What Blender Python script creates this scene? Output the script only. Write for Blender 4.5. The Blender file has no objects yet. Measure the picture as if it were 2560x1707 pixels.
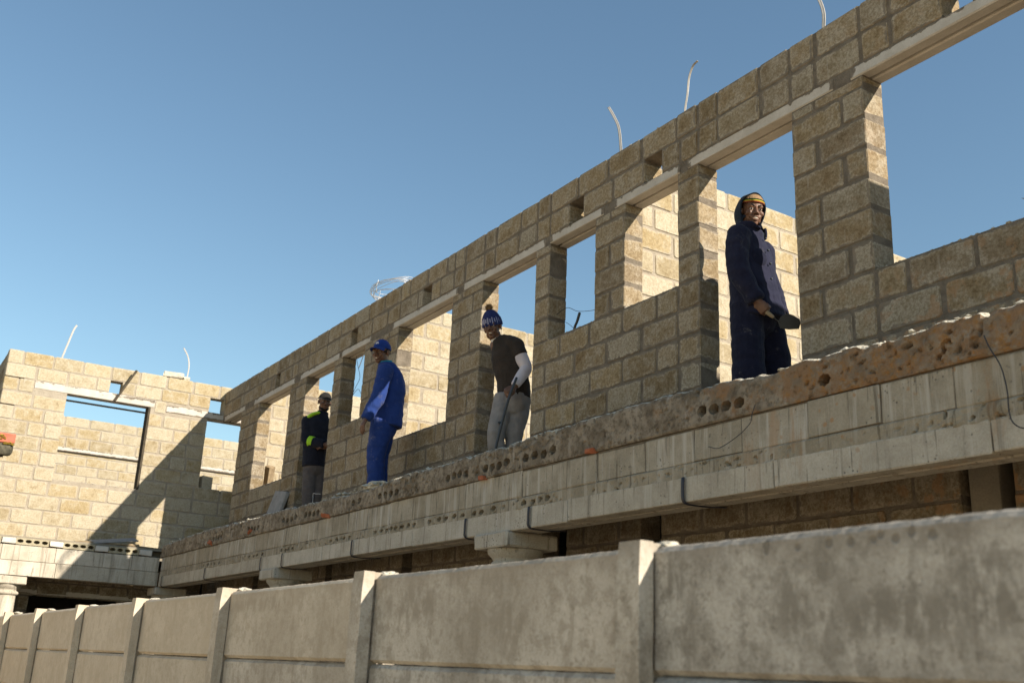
import bpy, bmesh, math, random
import numpy as np
from mathutils import Vector, Matrix, Euler, noise as mnoise

random.seed(7)
C = bpy.context.scene.collection
scene = bpy.context.scene
RAD = math.radians

# ------------------------------------------------------------------ camera
cam_data = bpy.data.cameras.new('camera')
cam_data.sensor_width = 36.0
cam_data.lens = 2595.2 / 2560 * 36.0
cam_data.clip_start = 0.05
cam_data.clip_end = 3000
cam_data.dof.use_dof = True
cam_data.dof.focus_distance = 7.6
cam_data.dof.aperture_fstop = 4.0
cam = bpy.data.objects.new('camera', cam_data)
C.objects.link(cam)
_r = Vector((0.53840441, 0.84159714, 0.04283634))
_u = Vector((0.23311293, -0.19759597, 0.9521629))
_f = Vector((-0.80980186, 0.502663, 0.30257371))
cam.matrix_world = Matrix(((_r.x, _u.x, -_f.x, 0), (_r.y, _u.y, -_f.y, 0), (_r.z, _u.z, -_f.z, 0), (0, 0, 0, 1)))
scene.camera = cam

# ------------------------------------------------------------------ sky, sun, exposure
SUN_DIR = Vector((1.0, 0.411, 0.592)).normalized()
SUN_EL = math.asin(SUN_DIR.z)
SUN_AZ = math.atan2(SUN_DIR.x, SUN_DIR.y)
world = bpy.data.worlds.new('World')
scene.world = world
world.use_nodes = True
wn = world.node_tree
for n in list(wn.nodes):
    wn.nodes.remove(n)
sky = wn.nodes.new('ShaderNodeTexSky')
sky.sky_type = 'NISHITA'
sky.sun_disc = False
sky.sun_elevation = SUN_EL
sky.sun_rotation = SUN_AZ
sky.altitude = 50
sky.air_density = 1.2
sky.dust_density = 0.2
sky.ozone_density = 0.4
bg = wn.nodes.new('ShaderNodeBackground')
bg.inputs['Strength'].default_value = 0.074
wo = wn.nodes.new('ShaderNodeOutputWorld')
tint = wn.nodes.new('ShaderNodeMix')
tint.data_type = 'RGBA'
tint.blend_type = 'MULTIPLY'
tint.inputs['Factor'].default_value = 1.0
tint.inputs[7].default_value = (0.83, 0.97, 1.0, 1.0)
wn.links.new(sky.outputs[0], tint.inputs[6])
wn.links.new(tint.outputs[2], bg.inputs[0])
wn.links.new(bg.outputs[0], wo.inputs[0])

sun_data = bpy.data.lights.new('sun', 'SUN')
sun_data.energy = 5.0
sun_data.angle = RAD(0.5)
sun_data.color = (1.0, 0.90, 0.76)
sun = bpy.data.objects.new('sun', sun_data)
C.objects.link(sun)
sun.rotation_euler = SUN_DIR.to_track_quat('Z', 'Y').to_euler()
sun.location = SUN_DIR * 30

scene.view_settings.view_transform = 'Standard'
scene.view_settings.look = 'None'
scene.view_settings.gamma = 1.0
scene.view_settings.use_curve_mapping = False
scene.view_settings.exposure = 1.0
scene.render.engine = 'CYCLES'
scene.cycles.use_denoising = True
scene.cycles.max_bounces = 6
scene.cycles.diffuse_bounces = 4

# ------------------------------------------------------------------ object helpers
def link(name, me, mat=None, parent=None, loc=(0, 0, 0), rot=(0, 0, 0), kind=None):
    o = bpy.data.objects.new(name, me)
    C.objects.link(o)
    if mat is not None and me is not None and not me.materials:
        me.materials.append(mat)
    o.location = loc
    o.rotation_euler = rot
    if parent is not None:
        o.parent = parent
    if kind:
        o['kind'] = kind
    return o

def tag(o, label, cat, group=None, kind=None):
    o['label'] = label
    o['category'] = cat
    if group:
        o['group'] = group
    if kind:
        o['kind'] = kind
    return o

def thing(name, label, cat, loc=(0, 0, 0), rotz=0.0, group=None):
    o = bpy.data.objects.new(name, None)
    o.empty_display_size = 0.2
    C.objects.link(o)
    o.location = loc
    o.rotation_euler = (0, 0, rotz)
    return tag(o, label, cat, group, 'thing')

def mesh(name, verts, faces, smooth=False):
    me = bpy.data.meshes.new(name)
    me.from_pydata([tuple(v) for v in verts], [], faces)
    me.update()
    if smooth:
        me.polygons.foreach_set('use_smooth', [True] * len(me.polygons))
    return me

def bm_mesh(name, bm, smooth=False, recalc=True):
    if recalc:
        bmesh.ops.recalc_face_normals(bm, faces=bm.faces)
    me = bpy.data.meshes.new(name)
    bm.to_mesh(me)
    bm.free()
    if smooth:
        me.polygons.foreach_set('use_smooth', [True] * len(me.polygons))
    return me

def add_box(bm, x0, x1, y0, y1, z0, z1, bev=0.0, jit=0.0):
    vs = [bm.verts.new((x, y, z)) for x in (x0, x1) for y in (y0, y1) for z in (z0, z1)]
    idx = [(0, 1, 3, 2), (4, 6, 7, 5), (0, 4, 5, 1), (2, 3, 7, 6), (0, 2, 6, 4), (1, 5, 7, 3)]
    fs = [bm.faces.new([vs[i] for i in f]) for f in idx]
    if bev > 0:
        es = list({e for f in fs for e in f.edges})
        r = bmesh.ops.bevel(bm, geom=es, offset=bev, segments=1, affect='EDGES', profile=0.5)
        vs = list({v for f in r['faces'] for v in f.verts})
    if jit > 0:
        for v in vs:
            v.co += Vector((random.uniform(-jit, jit), random.uniform(-jit, jit), random.uniform(-jit, jit)))
    return vs

def catmull(pts, n):
    """pts: list of vectors of any length (np arrays)"""
    P = [np.array(p, float) for p in pts]
    out = []
    for i in range(len(P) - 1):
        p0 = P[i - 1] if i > 0 else 2 * P[0] - P[1]
        p1, p2 = P[i], P[i + 1]
        p3 = P[i + 2] if i + 2 < len(P) else 2 * P[-1] - P[-2]
        for k in range(n):
            t = k / n
            out.append(0.5 * ((2 * p1) + (-p0 + p2) * t + (2 * p0 - 5 * p1 + 4 * p2 - p3) * t * t + (-p0 + 3 * p1 - 3 * p2 + p3) * t ** 3))
    out.append(P[-1])
    return out

def add_tube(bm, pts, rad, ref=(1, 0, 0), n=4, seg=14, cap=True, flat_cap=False):
    """rad entries: r or (a along ref, b across). Closed tapered tube through pts."""
    rr = [(r, r) if not isinstance(r, (tuple, list)) else r for r in rad]
    data = [list(p) + list(r) for p, r in zip(pts, rr)]
    S = catmull(data, n) if len(data) > 1 and n > 1 else [np.array(d, float) for d in data]
    P = [Vector(s[:3]) for s in S]
    R = [(max(s[3], 1e-4), max(s[4], 1e-4)) for s in S]
    ref = Vector(ref)
    T = []
    for i in range(len(P)):
        a = P[max(i - 1, 0)]
        b = P[min(i + 1, len(P) - 1)]
        T.append((b - a).normalized())
    rings = []
    def ring(c, t, ra, rb):
        x = (ref - t * ref.dot(t))
        if x.length < 1e-4:
            x = t.orthogonal()
        x.normalize()
        y = t.cross(x)
        return [bm.verts.new(c + x * (ra * math.cos(2 * math.pi * k / seg)) + y * (rb * math.sin(2 * math.pi * k / seg))) for k in range(seg)]
    if cap and not flat_cap:
        m = min(R[0])
        for q in (0.92, 0.6):
            rings.append(ring(P[0] - T[0] * m * math.sin(math.acos(1 - 0.999 * (1 - (1 - q) ** 2) if False else q if q < 1 else 1)), T[0], R[0][0] * (0.45 if q > 0.8 else 0.8), R[0][1] * (0.45 if q > 0.8 else 0.8)) if False else
                         ring(P[0] - T[0] * m * (0.88 if q > 0.8 else 0.55), T[0], R[0][0] * (0.45 if q > 0.8 else 0.83), R[0][1] * (0.45 if q > 0.8 else 0.83)))
    for p, t, r in zip(P, T, R):
        rings.append(ring(p, t, r[0], r[1]))
    if cap and not flat_cap:
        m = min(R[-1])
        rings.append(ring(P[-1] + T[-1] * m * 0.55, T[-1], R[-1][0] * 0.83, R[-1][1] * 0.83))
        rings.append(ring(P[-1] + T[-1] * m * 0.88, T[-1], R[-1][0] * 0.45, R[-1][1] * 0.45))
    for a, b in zip(rings[:-1], rings[1:]):
        for k in range(seg):
            bm.faces.new((a[k], a[(k + 1) % seg], b[(k + 1) % seg], b[k]))
    if cap:
        bm.faces.new(list(reversed(rings[0])))
        bm.faces.new(rings[-1])
    return rings

def add_blob(bm, c, r, rot=None, nu=16, nv=10):
    c = Vector(c)
    r = (r, r, r) if not isinstance(r, (tuple, list)) else r
    rows = []
    M = rot if rot is not None else Matrix.Identity(3)
    top = bm.verts.new(c + M @ Vector((0, 0, r[2])))
    bot = bm.verts.new(c + M @ Vector((0, 0, -r[2])))
    for i in range(1, nv):
        th = math.pi * i / nv
        rows.append([bm.verts.new(c + M @ Vector((r[0] * math.sin(th) * math.cos(2 * math.pi * k / nu), r[1] * math.sin(th) * math.sin(2 * math.pi * k / nu), r[2] * math.cos(th)))) for k in range(nu)])
    for k in range(nu):
        k2 = (k + 1) % nu
        bm.faces.new((top, rows[0][k], rows[0][k2]))
        bm.faces.new((bot, rows[-1][k2], rows[-1][k]))
        for a, b in zip(rows[:-1], rows[1:]):
            bm.faces.new((a[k], b[k], b[k2], a[k2]))

def wire_mesh(name, pts, r, n=4, seg=6):
    bm = bmesh.new()
    add_tube(bm, pts, [r] * len(pts), n=n, seg=seg, ref=(0.3, 0.2, 0.9))
    return bm_mesh(name, bm, True)

def fbm(p, sc, o=4):
    return mnoise.fractal(Vector(p) * sc, 1.0, 2.0, o)

# ------------------------------------------------------------------ materials
class NT:
    def __init__(self, name):
        self.m = bpy.data.materials.new(name)
        self.m.use_nodes = True
        self.t = self.m.node_tree
        self.b = self.t.nodes['Principled BSDF']
        self.b.inputs['Specular IOR Level'].default_value = 0.15
        self.b.inputs['Roughness'].default_value = 0.95
        self.pos = self.new('ShaderNodeNewGeometry').outputs['Position']
    def new(self, t, **kw):
        n = self.t.nodes.new(t)
        for k, v in kw.items():
            setattr(n, k, v)
        return n
    def link(self, a, b):
        self.t.links.new(a, b)
    def val(self, sock, v):
        if isinstance(v, bpy.types.NodeSocket):
            self.link(v, sock)
        else:
            sock.default_value = v
    def math(self, op, a, b=0.0, c=None, clamp=False):
        n = self.new('ShaderNodeMath', operation=op, use_clamp=clamp)
        self.val(n.inputs[0], a)
        self.val(n.inputs[1], b)
        if c is not None:
            self.val(n.inputs[2], c)
        return n.outputs[0]
    def noise(self, vec, scale, detail=4, rough=0.55, stretch=None, dist=0.0):
        if stretch is not None:
            mp = self.new('ShaderNodeMapping')
            self.link(vec, mp.inputs[0])
            mp.inputs['Scale'].default_value = stretch
            vec = mp.outputs[0]
        n = self.new('ShaderNodeTexNoise')
        self.link(vec, n.inputs['Vector'])
        n.inputs['Scale'].default_value = scale
        n.inputs['Detail'].default_value = detail
        n.inputs['Roughness'].default_value = rough
        n.inputs['Distortion'].default_value = dist
        return n.outputs[0]
    def vor(self, vec, scale, feature='F1', rnd=1.0):
        n = self.new('ShaderNodeTexVoronoi', feature=feature)
        self.link(vec, n.inputs['Vector'])
        n.inputs['Scale'].default_value = scale
        n.inputs['Randomness'].default_value = rnd
        return n
    def ss(self, v, lo, hi, a=0.0, b=1.0):
        n = self.new('ShaderNodeMapRange', interpolation_type='SMOOTHSTEP')
        self.val(n.inputs[0], v)
        n.inputs[1].default_value = lo
        n.inputs[2].default_value = hi
        n.inputs[3].default_value = a
        n.inputs[4].default_value = b
        return n.outputs[0]
    def mix(self, f, a, b, mode='MIX'):
        n = self.new('ShaderNodeMix', data_type='RGBA', blend_type=mode)
        self.val(n.inputs['Factor'], f)
        for s, v in ((n.inputs[6], a), (n.inputs[7], b)):
            if isinstance(v, bpy.types.NodeSocket):
                self.link(v, s)
            else:
                s.default_value = (*v, 1.0)
        return n.outputs[2]
    def ramp(self, f, stops):
        n = self.new('ShaderNodeValToRGB')
        self.val(n.inputs[0], f)
        e = n.color_ramp.elements
        while len(e) < len(stops):
            e.new(0.5)
        for el, (p, c) in zip(e, stops):
            el.position = p
            el.color = (*c, 1.0)
        return n.outputs[0]
    def rnd(self):
        return self.new('ShaderNodeObjectInfo').outputs['Random']
    def sep(self, v):
        n = self.new('ShaderNodeSeparateXYZ')
        self.link(v, n.inputs[0])
        return n.outputs
    def color(self, c):
        self.val(self.b.inputs['Base Color'], c if isinstance(c, bpy.types.NodeSocket) else (*c, 1.0))
        return self
    def rough(self, v, spec=None):
        self.val(self.b.inputs['Roughness'], v)
        if spec is not None:
            self.b.inputs['Specular IOR Level'].default_value = spec
        return self
    def bump(self, h, strength=0.5, dist=0.01, prev=None):
        n = self.new('ShaderNodeBump')
        n.inputs['Strength'].default_value = strength
        n.inputs['Distance'].default_value = dist
        self.link(h, n.inputs['Height'])
        if prev is not None:
            self.link(prev, n.inputs['Normal'])
        self.link(n.outputs[0], self.b.inputs['Normal'])
        return n.outputs[0]

MORTAR = (0.155, 0.13, 0.10)

def mat_block(name, cols, smear=0.012, dirt=0.0, mortar=MORTAR, pale=(0.40, 0.36, 0.29), contrast=0.72):
    k = NT(name)
    tc = k.new('ShaderNodeTexCoord')
    g = k.sep(tc.outputs['Generated'])
    nrm = k.sep(tc.outputs['Normal'])
    at = k.new('ShaderNodeAttribute', attribute_type='OBJECT', attribute_name='length')
    ex = k.math('MULTIPLY', k.math('MINIMUM', g[0], k.math('SUBTRACT', 1.0, g[0])), at.outputs['Fac'])
    endf = k.math('GREATER_THAN', k.math('ABSOLUTE', nrm[0]), 0.7)
    ex = k.math('ADD', ex, k.math('MULTIPLY', endf, 1.0))
    ez = k.math('MULTIPLY', k.math('MINIMUM', g[2], k.math('SUBTRACT', 1.0, g[2])), 0.19)
    e = k.math('MINIMUM', ex, ez)
    big = k.noise(k.pos, 5.0, 5, 0.6)
    med = k.noise(k.pos, 26.0, 4, 0.6)
    e2 = k.math('SUBTRACT', e, k.math('MULTIPLY', k.math('SUBTRACT', med, 0.5), 0.06))
    e2 = k.math('SUBTRACT', e2, k.math('MULTIPLY', k.math('SUBTRACT', big, 0.5), 0.095))
    mm = k.ss(e2, smear - 0.004, smear + 0.006, 1.0, 0.0)
    halo = k.ss(e2, smear, smear + 0.028, 0.42, 0.0)
    base = k.ramp(k.rnd(), cols)
    fine = k.noise(k.pos, 120.0, 4, 0.72)
    grit = k.noise(k.pos, 48.0, 5, 0.7)
    patch = k.noise(k.pos, 8.0, 6, 0.68)
    c = k.mix(k.ss(patch, 0.46, 0.64, 0.0, 0.65), base, pale)
    c = k.mix(k.ss(patch, 0.32, 0.46, 0.65, 0.0), c, k.mix(1.0, c, (0.62, 0.55, 0.45), 'MULTIPLY'))
    c = k.mix(k.ss(grit, 0.36, 0.66, 0.0, contrast), c, k.mix(1.0, c, (0.50, 0.45, 0.37), 'MULTIPLY'))
    c = k.mix(k.ss(fine, 0.36, 0.66, 0.0, contrast * 0.8), c, k.mix(1.0, c, (0.62, 0.58, 0.52), 'MULTIPLY'))
    c = k.mix(k.math('MULTIPLY', halo, k.ss(grit, 0.4, 0.6, 1.0, 0.3)), c, pale)
    # pores
    vz = k.vor(k.pos, 95.0)
    pores = k.math('MULTIPLY', k.ss(vz.outputs['Distance'], 0.10, 0.24, 1.0, 0.0), k.ss(k.noise(k.pos, 30.0, 2), 0.5, 0.62))
    c = k.mix(k.math('MULTIPLY', pores, 0.7), c, (0.09, 0.075, 0.055))
    # lime runs
    run = k.noise(k.pos, 4.0, 4, 0.6, stretch=(7, 7, 0.7))
    c = k.mix(k.ss(run, 0.62, 0.78, 0.0, 0.35), c, (0.46, 0.43, 0.38))
    mcol = k.mix(k.ss(k.noise(k.pos, 14.0, 4), 0.35, 0.7), mortar, tuple(x * 1.3 for x in mortar))
    c = k.mix(mm, c, mcol)
    if dirt > 0:
        px = k.sep(k.pos)
        rng = k.ss(px[0], -4.6, -2.6, 0.0, 1.0)
        low = k.ss(px[2], 1.6, 2.6, 1.0, 0.25)
        d = k.math('MULTIPLY', k.math('MULTIPLY', rng, low), k.ss(k.noise(k.pos, 11.0, 5, 0.65), 0.53, 0.60))
        c = k.mix(k.math('MULTIPLY', d, dirt), c, (0.30, 0.175, 0.09))
    k.color(c)
    h = k.math('ADD', k.math('MULTIPLY', fine, 0.35), k.math('MULTIPLY', k.noise(k.pos, 45.0, 4, 0.6), 0.8))
    h = k.math('SUBTRACT', h, k.math('MULTIPLY', pores, 0.6))
    h = k.math('SUBTRACT', h, k.math('MULTIPLY', mm, 0.15))
    k.bump(h, 0.55, 0.008)
    return k.m

def mat_simple(name, c1, c2, sc=8.0, fine=120.0, bump=0.5, dist=0.008, rough=0.95, streak=None, pits=False, rnd=0.0, splash=0.0):
    k = NT(name)
    c = k.mix(k.ss(k.noise(k.pos, sc, 6, 0.62), 0.3, 0.7), c1, c2)
    f = k.noise(k.pos, fine, 3, 0.7)
    c = k.mix(k.ss(f, 0.3, 0.75, 0.0, 0.45), c, k.mix(1.0, c, (0.6, 0.57, 0.52), 'MULTIPLY'))
    if streak:
        for (sx, lo, hi, amt, col) in streak:
            s = k.noise(k.pos, sx, 5, 0.6, stretch=(6, 6, 0.35))
            c = k.mix(k.ss(s, lo, hi, 0.0, amt), c, col)
    h = k.math('ADD', k.math('MULTIPLY', f, 0.4), k.noise(k.pos, fine / 4, 5, 0.62))
    if pits:
        v = k.vor(k.pos, 38.0)
        p = k.math('MULTIPLY', k.ss(v.outputs['Distance'], 0.12, 0.26, 1.0, 0.0), k.ss(k.noise(k.pos, 7.0, 3), 0.5, 0.66))
        c = k.mix(k.math('MULTIPLY', p, 0.75), c, (0.10, 0.09, 0.075))
        h = k.math('SUBTRACT', h, p)
    if splash > 0:
        px = k.sep(k.pos)
        rng_ = k.ss(px[0], -4.4, -3.2, 0.0, 1.0)
        v = k.vor(k.pos, 16.0)
        sp = k.math('MULTIPLY', k.ss(k.math('ADD', v.outputs['Distance'], k.math('MULTIPLY', k.noise(k.pos, 60.0, 3), 0.25)), 0.28, 0.38, 1.0, 0.0), k.ss(k.noise(k.pos, 5.0, 4), 0.50, 0.58))
        run_ = k.math('MULTIPLY', k.ss(k.noise(k.pos, 1.7, 5, 0.65, stretch=(2.2, 2.2, 0.6)), 0.56, 0.64), 0.8)
        c = k.mix(k.math('MULTIPLY', k.math('MULTIPLY', k.math('MAXIMUM', sp, run_), rng_), splash), c, (0.36, 0.225, 0.125))
    if rnd > 0:
        r = k.rnd()
        c = k.mix(k.math('MULTIPLY', k.ss(r, 0.2, 1.0), rnd), c, k.mix(1.0, c, (0.72, 0.68, 0.6), 'MULTIPLY'))
    k.color(c)
    k.rough(rough)
    k.bump(h, bump, dist)
    return k.m

def mat_lintel():
    k = NT('lintel_concrete')
    tc = k.new('ShaderNodeTexCoord')
    g = k.sep(tc.outputs['Generated'])
    c = k.mix(k.ss(k.noise(k.pos, 7, 6, 0.62), 0.3, 0.7), (0.42, 0.385, 0.335), (0.50, 0.465, 0.415))
    f = k.noise(k.pos, 110, 3, 0.7)
    c = k.mix(k.ss(f, 0.3, 0.75, 0.0, 0.35), c, k.mix(1.0, c, (0.65, 0.62, 0.57), 'MULTIPLY'))
    wob = k.math('SUBTRACT', k.noise(k.pos, 11, 5, 0.65), 0.5)
    e = k.math('ADD', g[2], k.math('MULTIPLY', wob, 1.5))
    m = k.ss(e, 0.86, 0.94)
    nrm = k.sep(tc.outputs['Normal'])
    at = k.new('ShaderNodeAttribute', attribute_type='OBJECT', attribute_name='length').outputs['Fac']
    ex = k.math('MULTIPLY', k.math('MINIMUM', g[0], k.math('SUBTRACT', 1.0, g[0])), at)
    ex = k.math('ADD', ex, k.math('MULTIPLY', wob, 0.12))
    m = k.math('MAXIMUM', m, k.ss(ex, 0.03, 0.045, 1.0, 0.0))
    m = k.math('MULTIPLY', m, k.math('LESS_THAN', k.math('ABSOLUTE', nrm[2]), 0.6))
    c = k.mix(m, c, k.mix(k.ss(k.noise(k.pos, 30, 4), 0.3, 0.7), (0.135, 0.113, 0.088), (0.205, 0.174, 0.137)))
    k.color(c)
    h = k.math('ADD', k.math('MULTIPLY', f, 0.4), k.math('MULTIPLY', m, 0.8))
    k.bump(h, 0.4, 0.006)
    return k.m

def mat_plain(name, c, rough=0.8, spec=0.2, bump_sc=None, metal=0.0):
    k = NT(name)
    n = k.noise(k.pos, bump_sc or 60.0, 4, 0.6)
    col = k.mix(k.ss(n, 0.3, 0.7, 0.0, 0.35), c, tuple(x * 0.65 for x in c))
    k.color(col).rough(rough, spec)
    k.b.inputs['Metallic'].default_value = metal
    k.bump(n, 0.25, 0.004)
    return k.m

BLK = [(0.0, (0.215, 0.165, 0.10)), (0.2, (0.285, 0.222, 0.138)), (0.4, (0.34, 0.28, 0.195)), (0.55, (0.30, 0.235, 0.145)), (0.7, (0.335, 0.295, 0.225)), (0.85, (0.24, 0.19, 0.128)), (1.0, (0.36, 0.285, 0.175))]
BLK_SUNLIT = [(0.0, (0.32, 0.265, 0.17)), (0.25, (0.385, 0.335, 0.24)), (0.5, (0.43, 0.385, 0.295)), (0.75, (0.38, 0.315, 0.20)), (1.0, (0.345, 0.275, 0.16))]
M_BLOCK = mat_block('shaded_tan_block', BLK, 0.009, dirt=0.85)  # same blocks, darker copy for shaded walls: shade put into the colour
M_BLOCK_SUNLIT = mat_block('sunlit_tan_block', BLK_SUNLIT, 0.004, mortar=(0.30, 0.26, 0.20), pale=(0.45, 0.405, 0.315), contrast=0.46)  # same blocks, paler copy for sunlit walls: sunlight put into the colour
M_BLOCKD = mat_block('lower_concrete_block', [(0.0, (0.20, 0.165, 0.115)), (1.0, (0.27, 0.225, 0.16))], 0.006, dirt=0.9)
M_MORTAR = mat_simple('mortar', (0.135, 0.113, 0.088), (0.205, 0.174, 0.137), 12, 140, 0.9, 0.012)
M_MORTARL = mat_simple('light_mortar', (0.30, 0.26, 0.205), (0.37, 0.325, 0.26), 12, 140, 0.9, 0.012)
M_LINTEL = mat_lintel()
M_BEAM = mat_simple('beam_concrete', (0.40, 0.36, 0.295), (0.53, 0.485, 0.41), 4.5, 110, 0.55, 0.007,
                    streak=[(2.4, 0.56, 0.67, 0.7, (0.20, 0.175, 0.14)), (3.9, 0.56, 0.68, 0.6, (0.52, 0.48, 0.42)), (6.5, 0.6, 0.68, 0.7, (0.13, 0.115, 0.09))], rnd=0.35, pits=True, splash=0.45)
M_BBLOCK = mat_simple('stained_block', (0.31, 0.275, 0.215), (0.43, 0.385, 0.31), 6, 110, 0.6, 0.008,
                      streak=[(2.9, 0.52, 0.64, 0.85, (0.47, 0.435, 0.38)), (4.7, 0.55, 0.66, 0.75, (0.13, 0.112, 0.085)), (7.5, 0.58, 0.66, 0.6, (0.42, 0.39, 0.34))], rnd=0.6, pits=True, splash=0.85)
M_PALE = mat_simple('pale_plaster', (0.48, 0.45, 0.40), (0.56, 0.53, 0.48), 9, 90, 0.4, 0.006)

def mat_rim():
    k = NT('rough_slab_edge')
    px = k.sep(k.pos)
    n1 = k.noise(k.pos, 6.0, 6, 0.65)
    c = k.mix(k.ss(n1, 0.32, 0.68), (0.165, 0.132, 0.094), (0.33, 0.28, 0.215))
    n2 = k.noise(k.pos, 22.0, 5, 0.7)
    c = k.mix(k.ss(n2, 0.45, 0.64, 0.0, 0.8), c, (0.10, 0.08, 0.058))
    s = k.noise(k.pos, 3.0, 5, 0.6, stretch=(6, 6, 0.5))
    c = k.mix(k.ss(s, 0.58, 0.74, 0.0, 0.6), c, (0.42, 0.39, 0.35))
    # orange mud splashed on the right-hand end
    rng = k.ss(px[0], -4.5, -2.9, 0.0, 1.0)
    mud = k.noise(k.pos, 5.0, 6, 0.68)
    thr = k.math('ADD', mud, k.math('MULTIPLY', rng, 0.22))
    m = k.math('MULTIPLY', k.ss(thr, 0.56, 0.66), k.ss(px[0], -5.0, -4.0))
    mc = k.ramp(k.noise(k.pos, 15.0, 6, 0.75), [(0.34, (0.10, 0.06, 0.03)), (0.44, (0.25, 0.15, 0.08)), (0.52, (0.27, 0.17, 0.10)), (0.60, (0.30, 0.15, 0.045)), (0.72, (0.36, 0.255, 0.17))])
    m = k.math('MULTIPLY', m, k.ss(k.noise(k.pos, 11.0, 5, 0.7), 0.40, 0.56, 0.25, 1.0))
    c = k.mix(k.math('MULTIPLY', m, 0.92), c, mc)
    k.color(c)
    h = k.math('ADD', k.noise(k.pos, 40.0, 6, 0.7), k.math('MULTIPLY', k.noise(k.pos, 150.0, 3, 0.7), 0.4))
    k.bump(h, 0.9, 0.014)
    return k.m
M_RIM = mat_rim()

def mat_fence():
    k = NT('fence_concrete')
    c = k.mix(k.ss(k.noise(k.pos, 2.6, 6, 0.6), 0.34, 0.66), (0.30, 0.284, 0.255), (0.47, 0.45, 0.41))
    lp = k.noise(k.pos, 7.5, 6, 0.7)
    c = k.mix(k.ss(lp, 0.52, 0.68, 0.0, 0.7), c, (0.52, 0.495, 0.45))
    s1 = k.noise(k.pos, 2.2, 6, 0.62, stretch=(4.0, 4.0, 1.0))
    c = k.mix(k.ss(s1, 0.54, 0.70, 0.0, 0.7), c, (0.165, 0.152, 0.13))
    mo = k.noise(k.pos, 18.0, 6, 0.7)
    c = k.mix(k.ss(mo, 0.46, 0.62, 0.0, 0.62), c, (0.185, 0.172, 0.15))
    sp = k.noise(k.pos, 48.0, 4, 0.7)
    c = k.mix(k.ss(sp, 0.56, 0.66, 0.0, 0.6), c, (0.17, 0.157, 0.135))
    s2 = k.noise(k.pos, 5.0, 5, 0.62, stretch=(5.0, 5.0, 0.6))
    c = k.mix(k.ss(s2, 0.6, 0.72, 0.0, 0.5), c, (0.13, 0.115, 0.095))
    f = k.noise(k.pos, 110.0, 3, 0.7)
    c = k.mix(k.ss(f, 0.35, 0.68, 0.0, 0.5), c, k.mix(1.0, c, (0.58, 0.56, 0.52), 'MULTIPLY'))
    px = k.sep(k.pos)
    topn = k.math('ADD', px[2], k.math('MULTIPLY', k.math('SUBTRACT', k.noise(k.pos, 9.0, 5, 0.65, stretch=(1, 1, 0.5)), 0.5), 0.18))
    c = k.mix(k.ss(topn, 0.235, 0.30, 0.0, 0.55), c, (0.17, 0.15, 0.125))
    p = None
    for hx, hz, hr in ((-1.63, 0.284, 0.012), (-1.63, 0.272, 0.008), (-1.543, 0.275, 0.008), (-1.461, 0.277, 0.010), (-1.408, 0.276, 0.010), (-1.353, 0.277, 0.008), (-1.336, 0.284, 0.008), (-1.303, 0.275, 0.010), (-1.267, 0.285, 0.010), (-1.223, 0.277, 0.010)):
        d = k.math('SQRT', k.math('ADD', k.math('POWER', k.math('SUBTRACT', px[0], hx), 2.0), k.math('POWER', k.math('SUBTRACT', px[2], hz), 2.0)))
        q = k.ss(d, hr * 0.6, hr * 1.25, 1.0, 0.0)
        p = q if p is None else k.math('MAXIMUM', p, q)
    p = k.math('MULTIPLY', p, k.math('GREATER_THAN', px[0], -1.75))
    st = None
    for hx, hz, rx, rz in ((-1.53, 0.165, 0.12, 0.10), (-1.13, 0.165, 0.12, 0.075), (-1.30, 0.13, 0.20, 0.05), (-1.92, 0.21, 0.03, 0.07), (-2.62, 0.12, 0.10, 0.08), (-3.2, 0.2, 0.22, 0.06), (-4.6, 0.235, 0.45, 0.03)):
        d = k.math('ADD', k.math('POWER', k.math('DIVIDE', k.math('SUBTRACT', px[0], hx), rx), 2.0), k.math('POWER', k.math('DIVIDE', k.math('SUBTRACT', px[2], hz), rz), 2.0))
        q = k.ss(d, 0.2, 1.5, 1.0, 0.0)
        st = q if st is None else k.math('MAXIMUM', st, q)
    sn = k.noise(k.pos, 14.0, 6, 0.7, stretch=(1.6, 1.6, 0.55))
    c = k.mix(k.math('MULTIPLY', st, k.ss(sn, 0.42, 0.56, 0.12, 0.8)), c, (0.165, 0.153, 0.132))
    v2 = k.vor(k.pos, 55.0)
    p2 = k.math('MULTIPLY', k.ss(v2.outputs['Distance'], 0.1, 0.22, 1.0, 0.0), k.ss(k.noise(k.pos, 9.0, 3), 0.52, 0.62))
    pp = k.math('MAXIMUM', p, k.math('MULTIPLY', p2, 0.6))
    c = k.mix(k.math('MULTIPLY', pp, 0.7), c, (0.11, 0.10, 0.085))
    r = k.rnd()
    c = k.mix(k.math('MULTIPLY', r, 0.3), c, k.mix(1.0, c, (0.85, 0.78, 0.66), 'MULTIPLY'))
    tn = k.new('ShaderNodeAttribute', attribute_type='OBJECT', attribute_name='bounce_tone').outputs['Fac']
    c = k.mix(tn, c, k.mix(0.55, c, (0.66, 0.545, 0.395)))  # tan weathering plus warm bounce light put into the colour
    k.color(c)
    h = k.math('SUBTRACT', k.math('ADD', k.math('MULTIPLY', f, 0.4), k.noise(k.pos, 30.0, 5, 0.62)), pp)
    k.bump(h, 0.45, 0.006)
    return k.m
M_FENCE = mat_fence()
M_GROUND = mat_simple('sandy_ground', (0.58, 0.455, 0.295), (0.66, 0.53, 0.365), 0.6, 30, 0.5, 0.02)
M_CRUMB = mat_simple('crumbly_mortar', (0.42, 0.39, 0.32), (0.58, 0.54, 0.45), 20, 120, 0.8, 0.01, pits=True)

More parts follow.
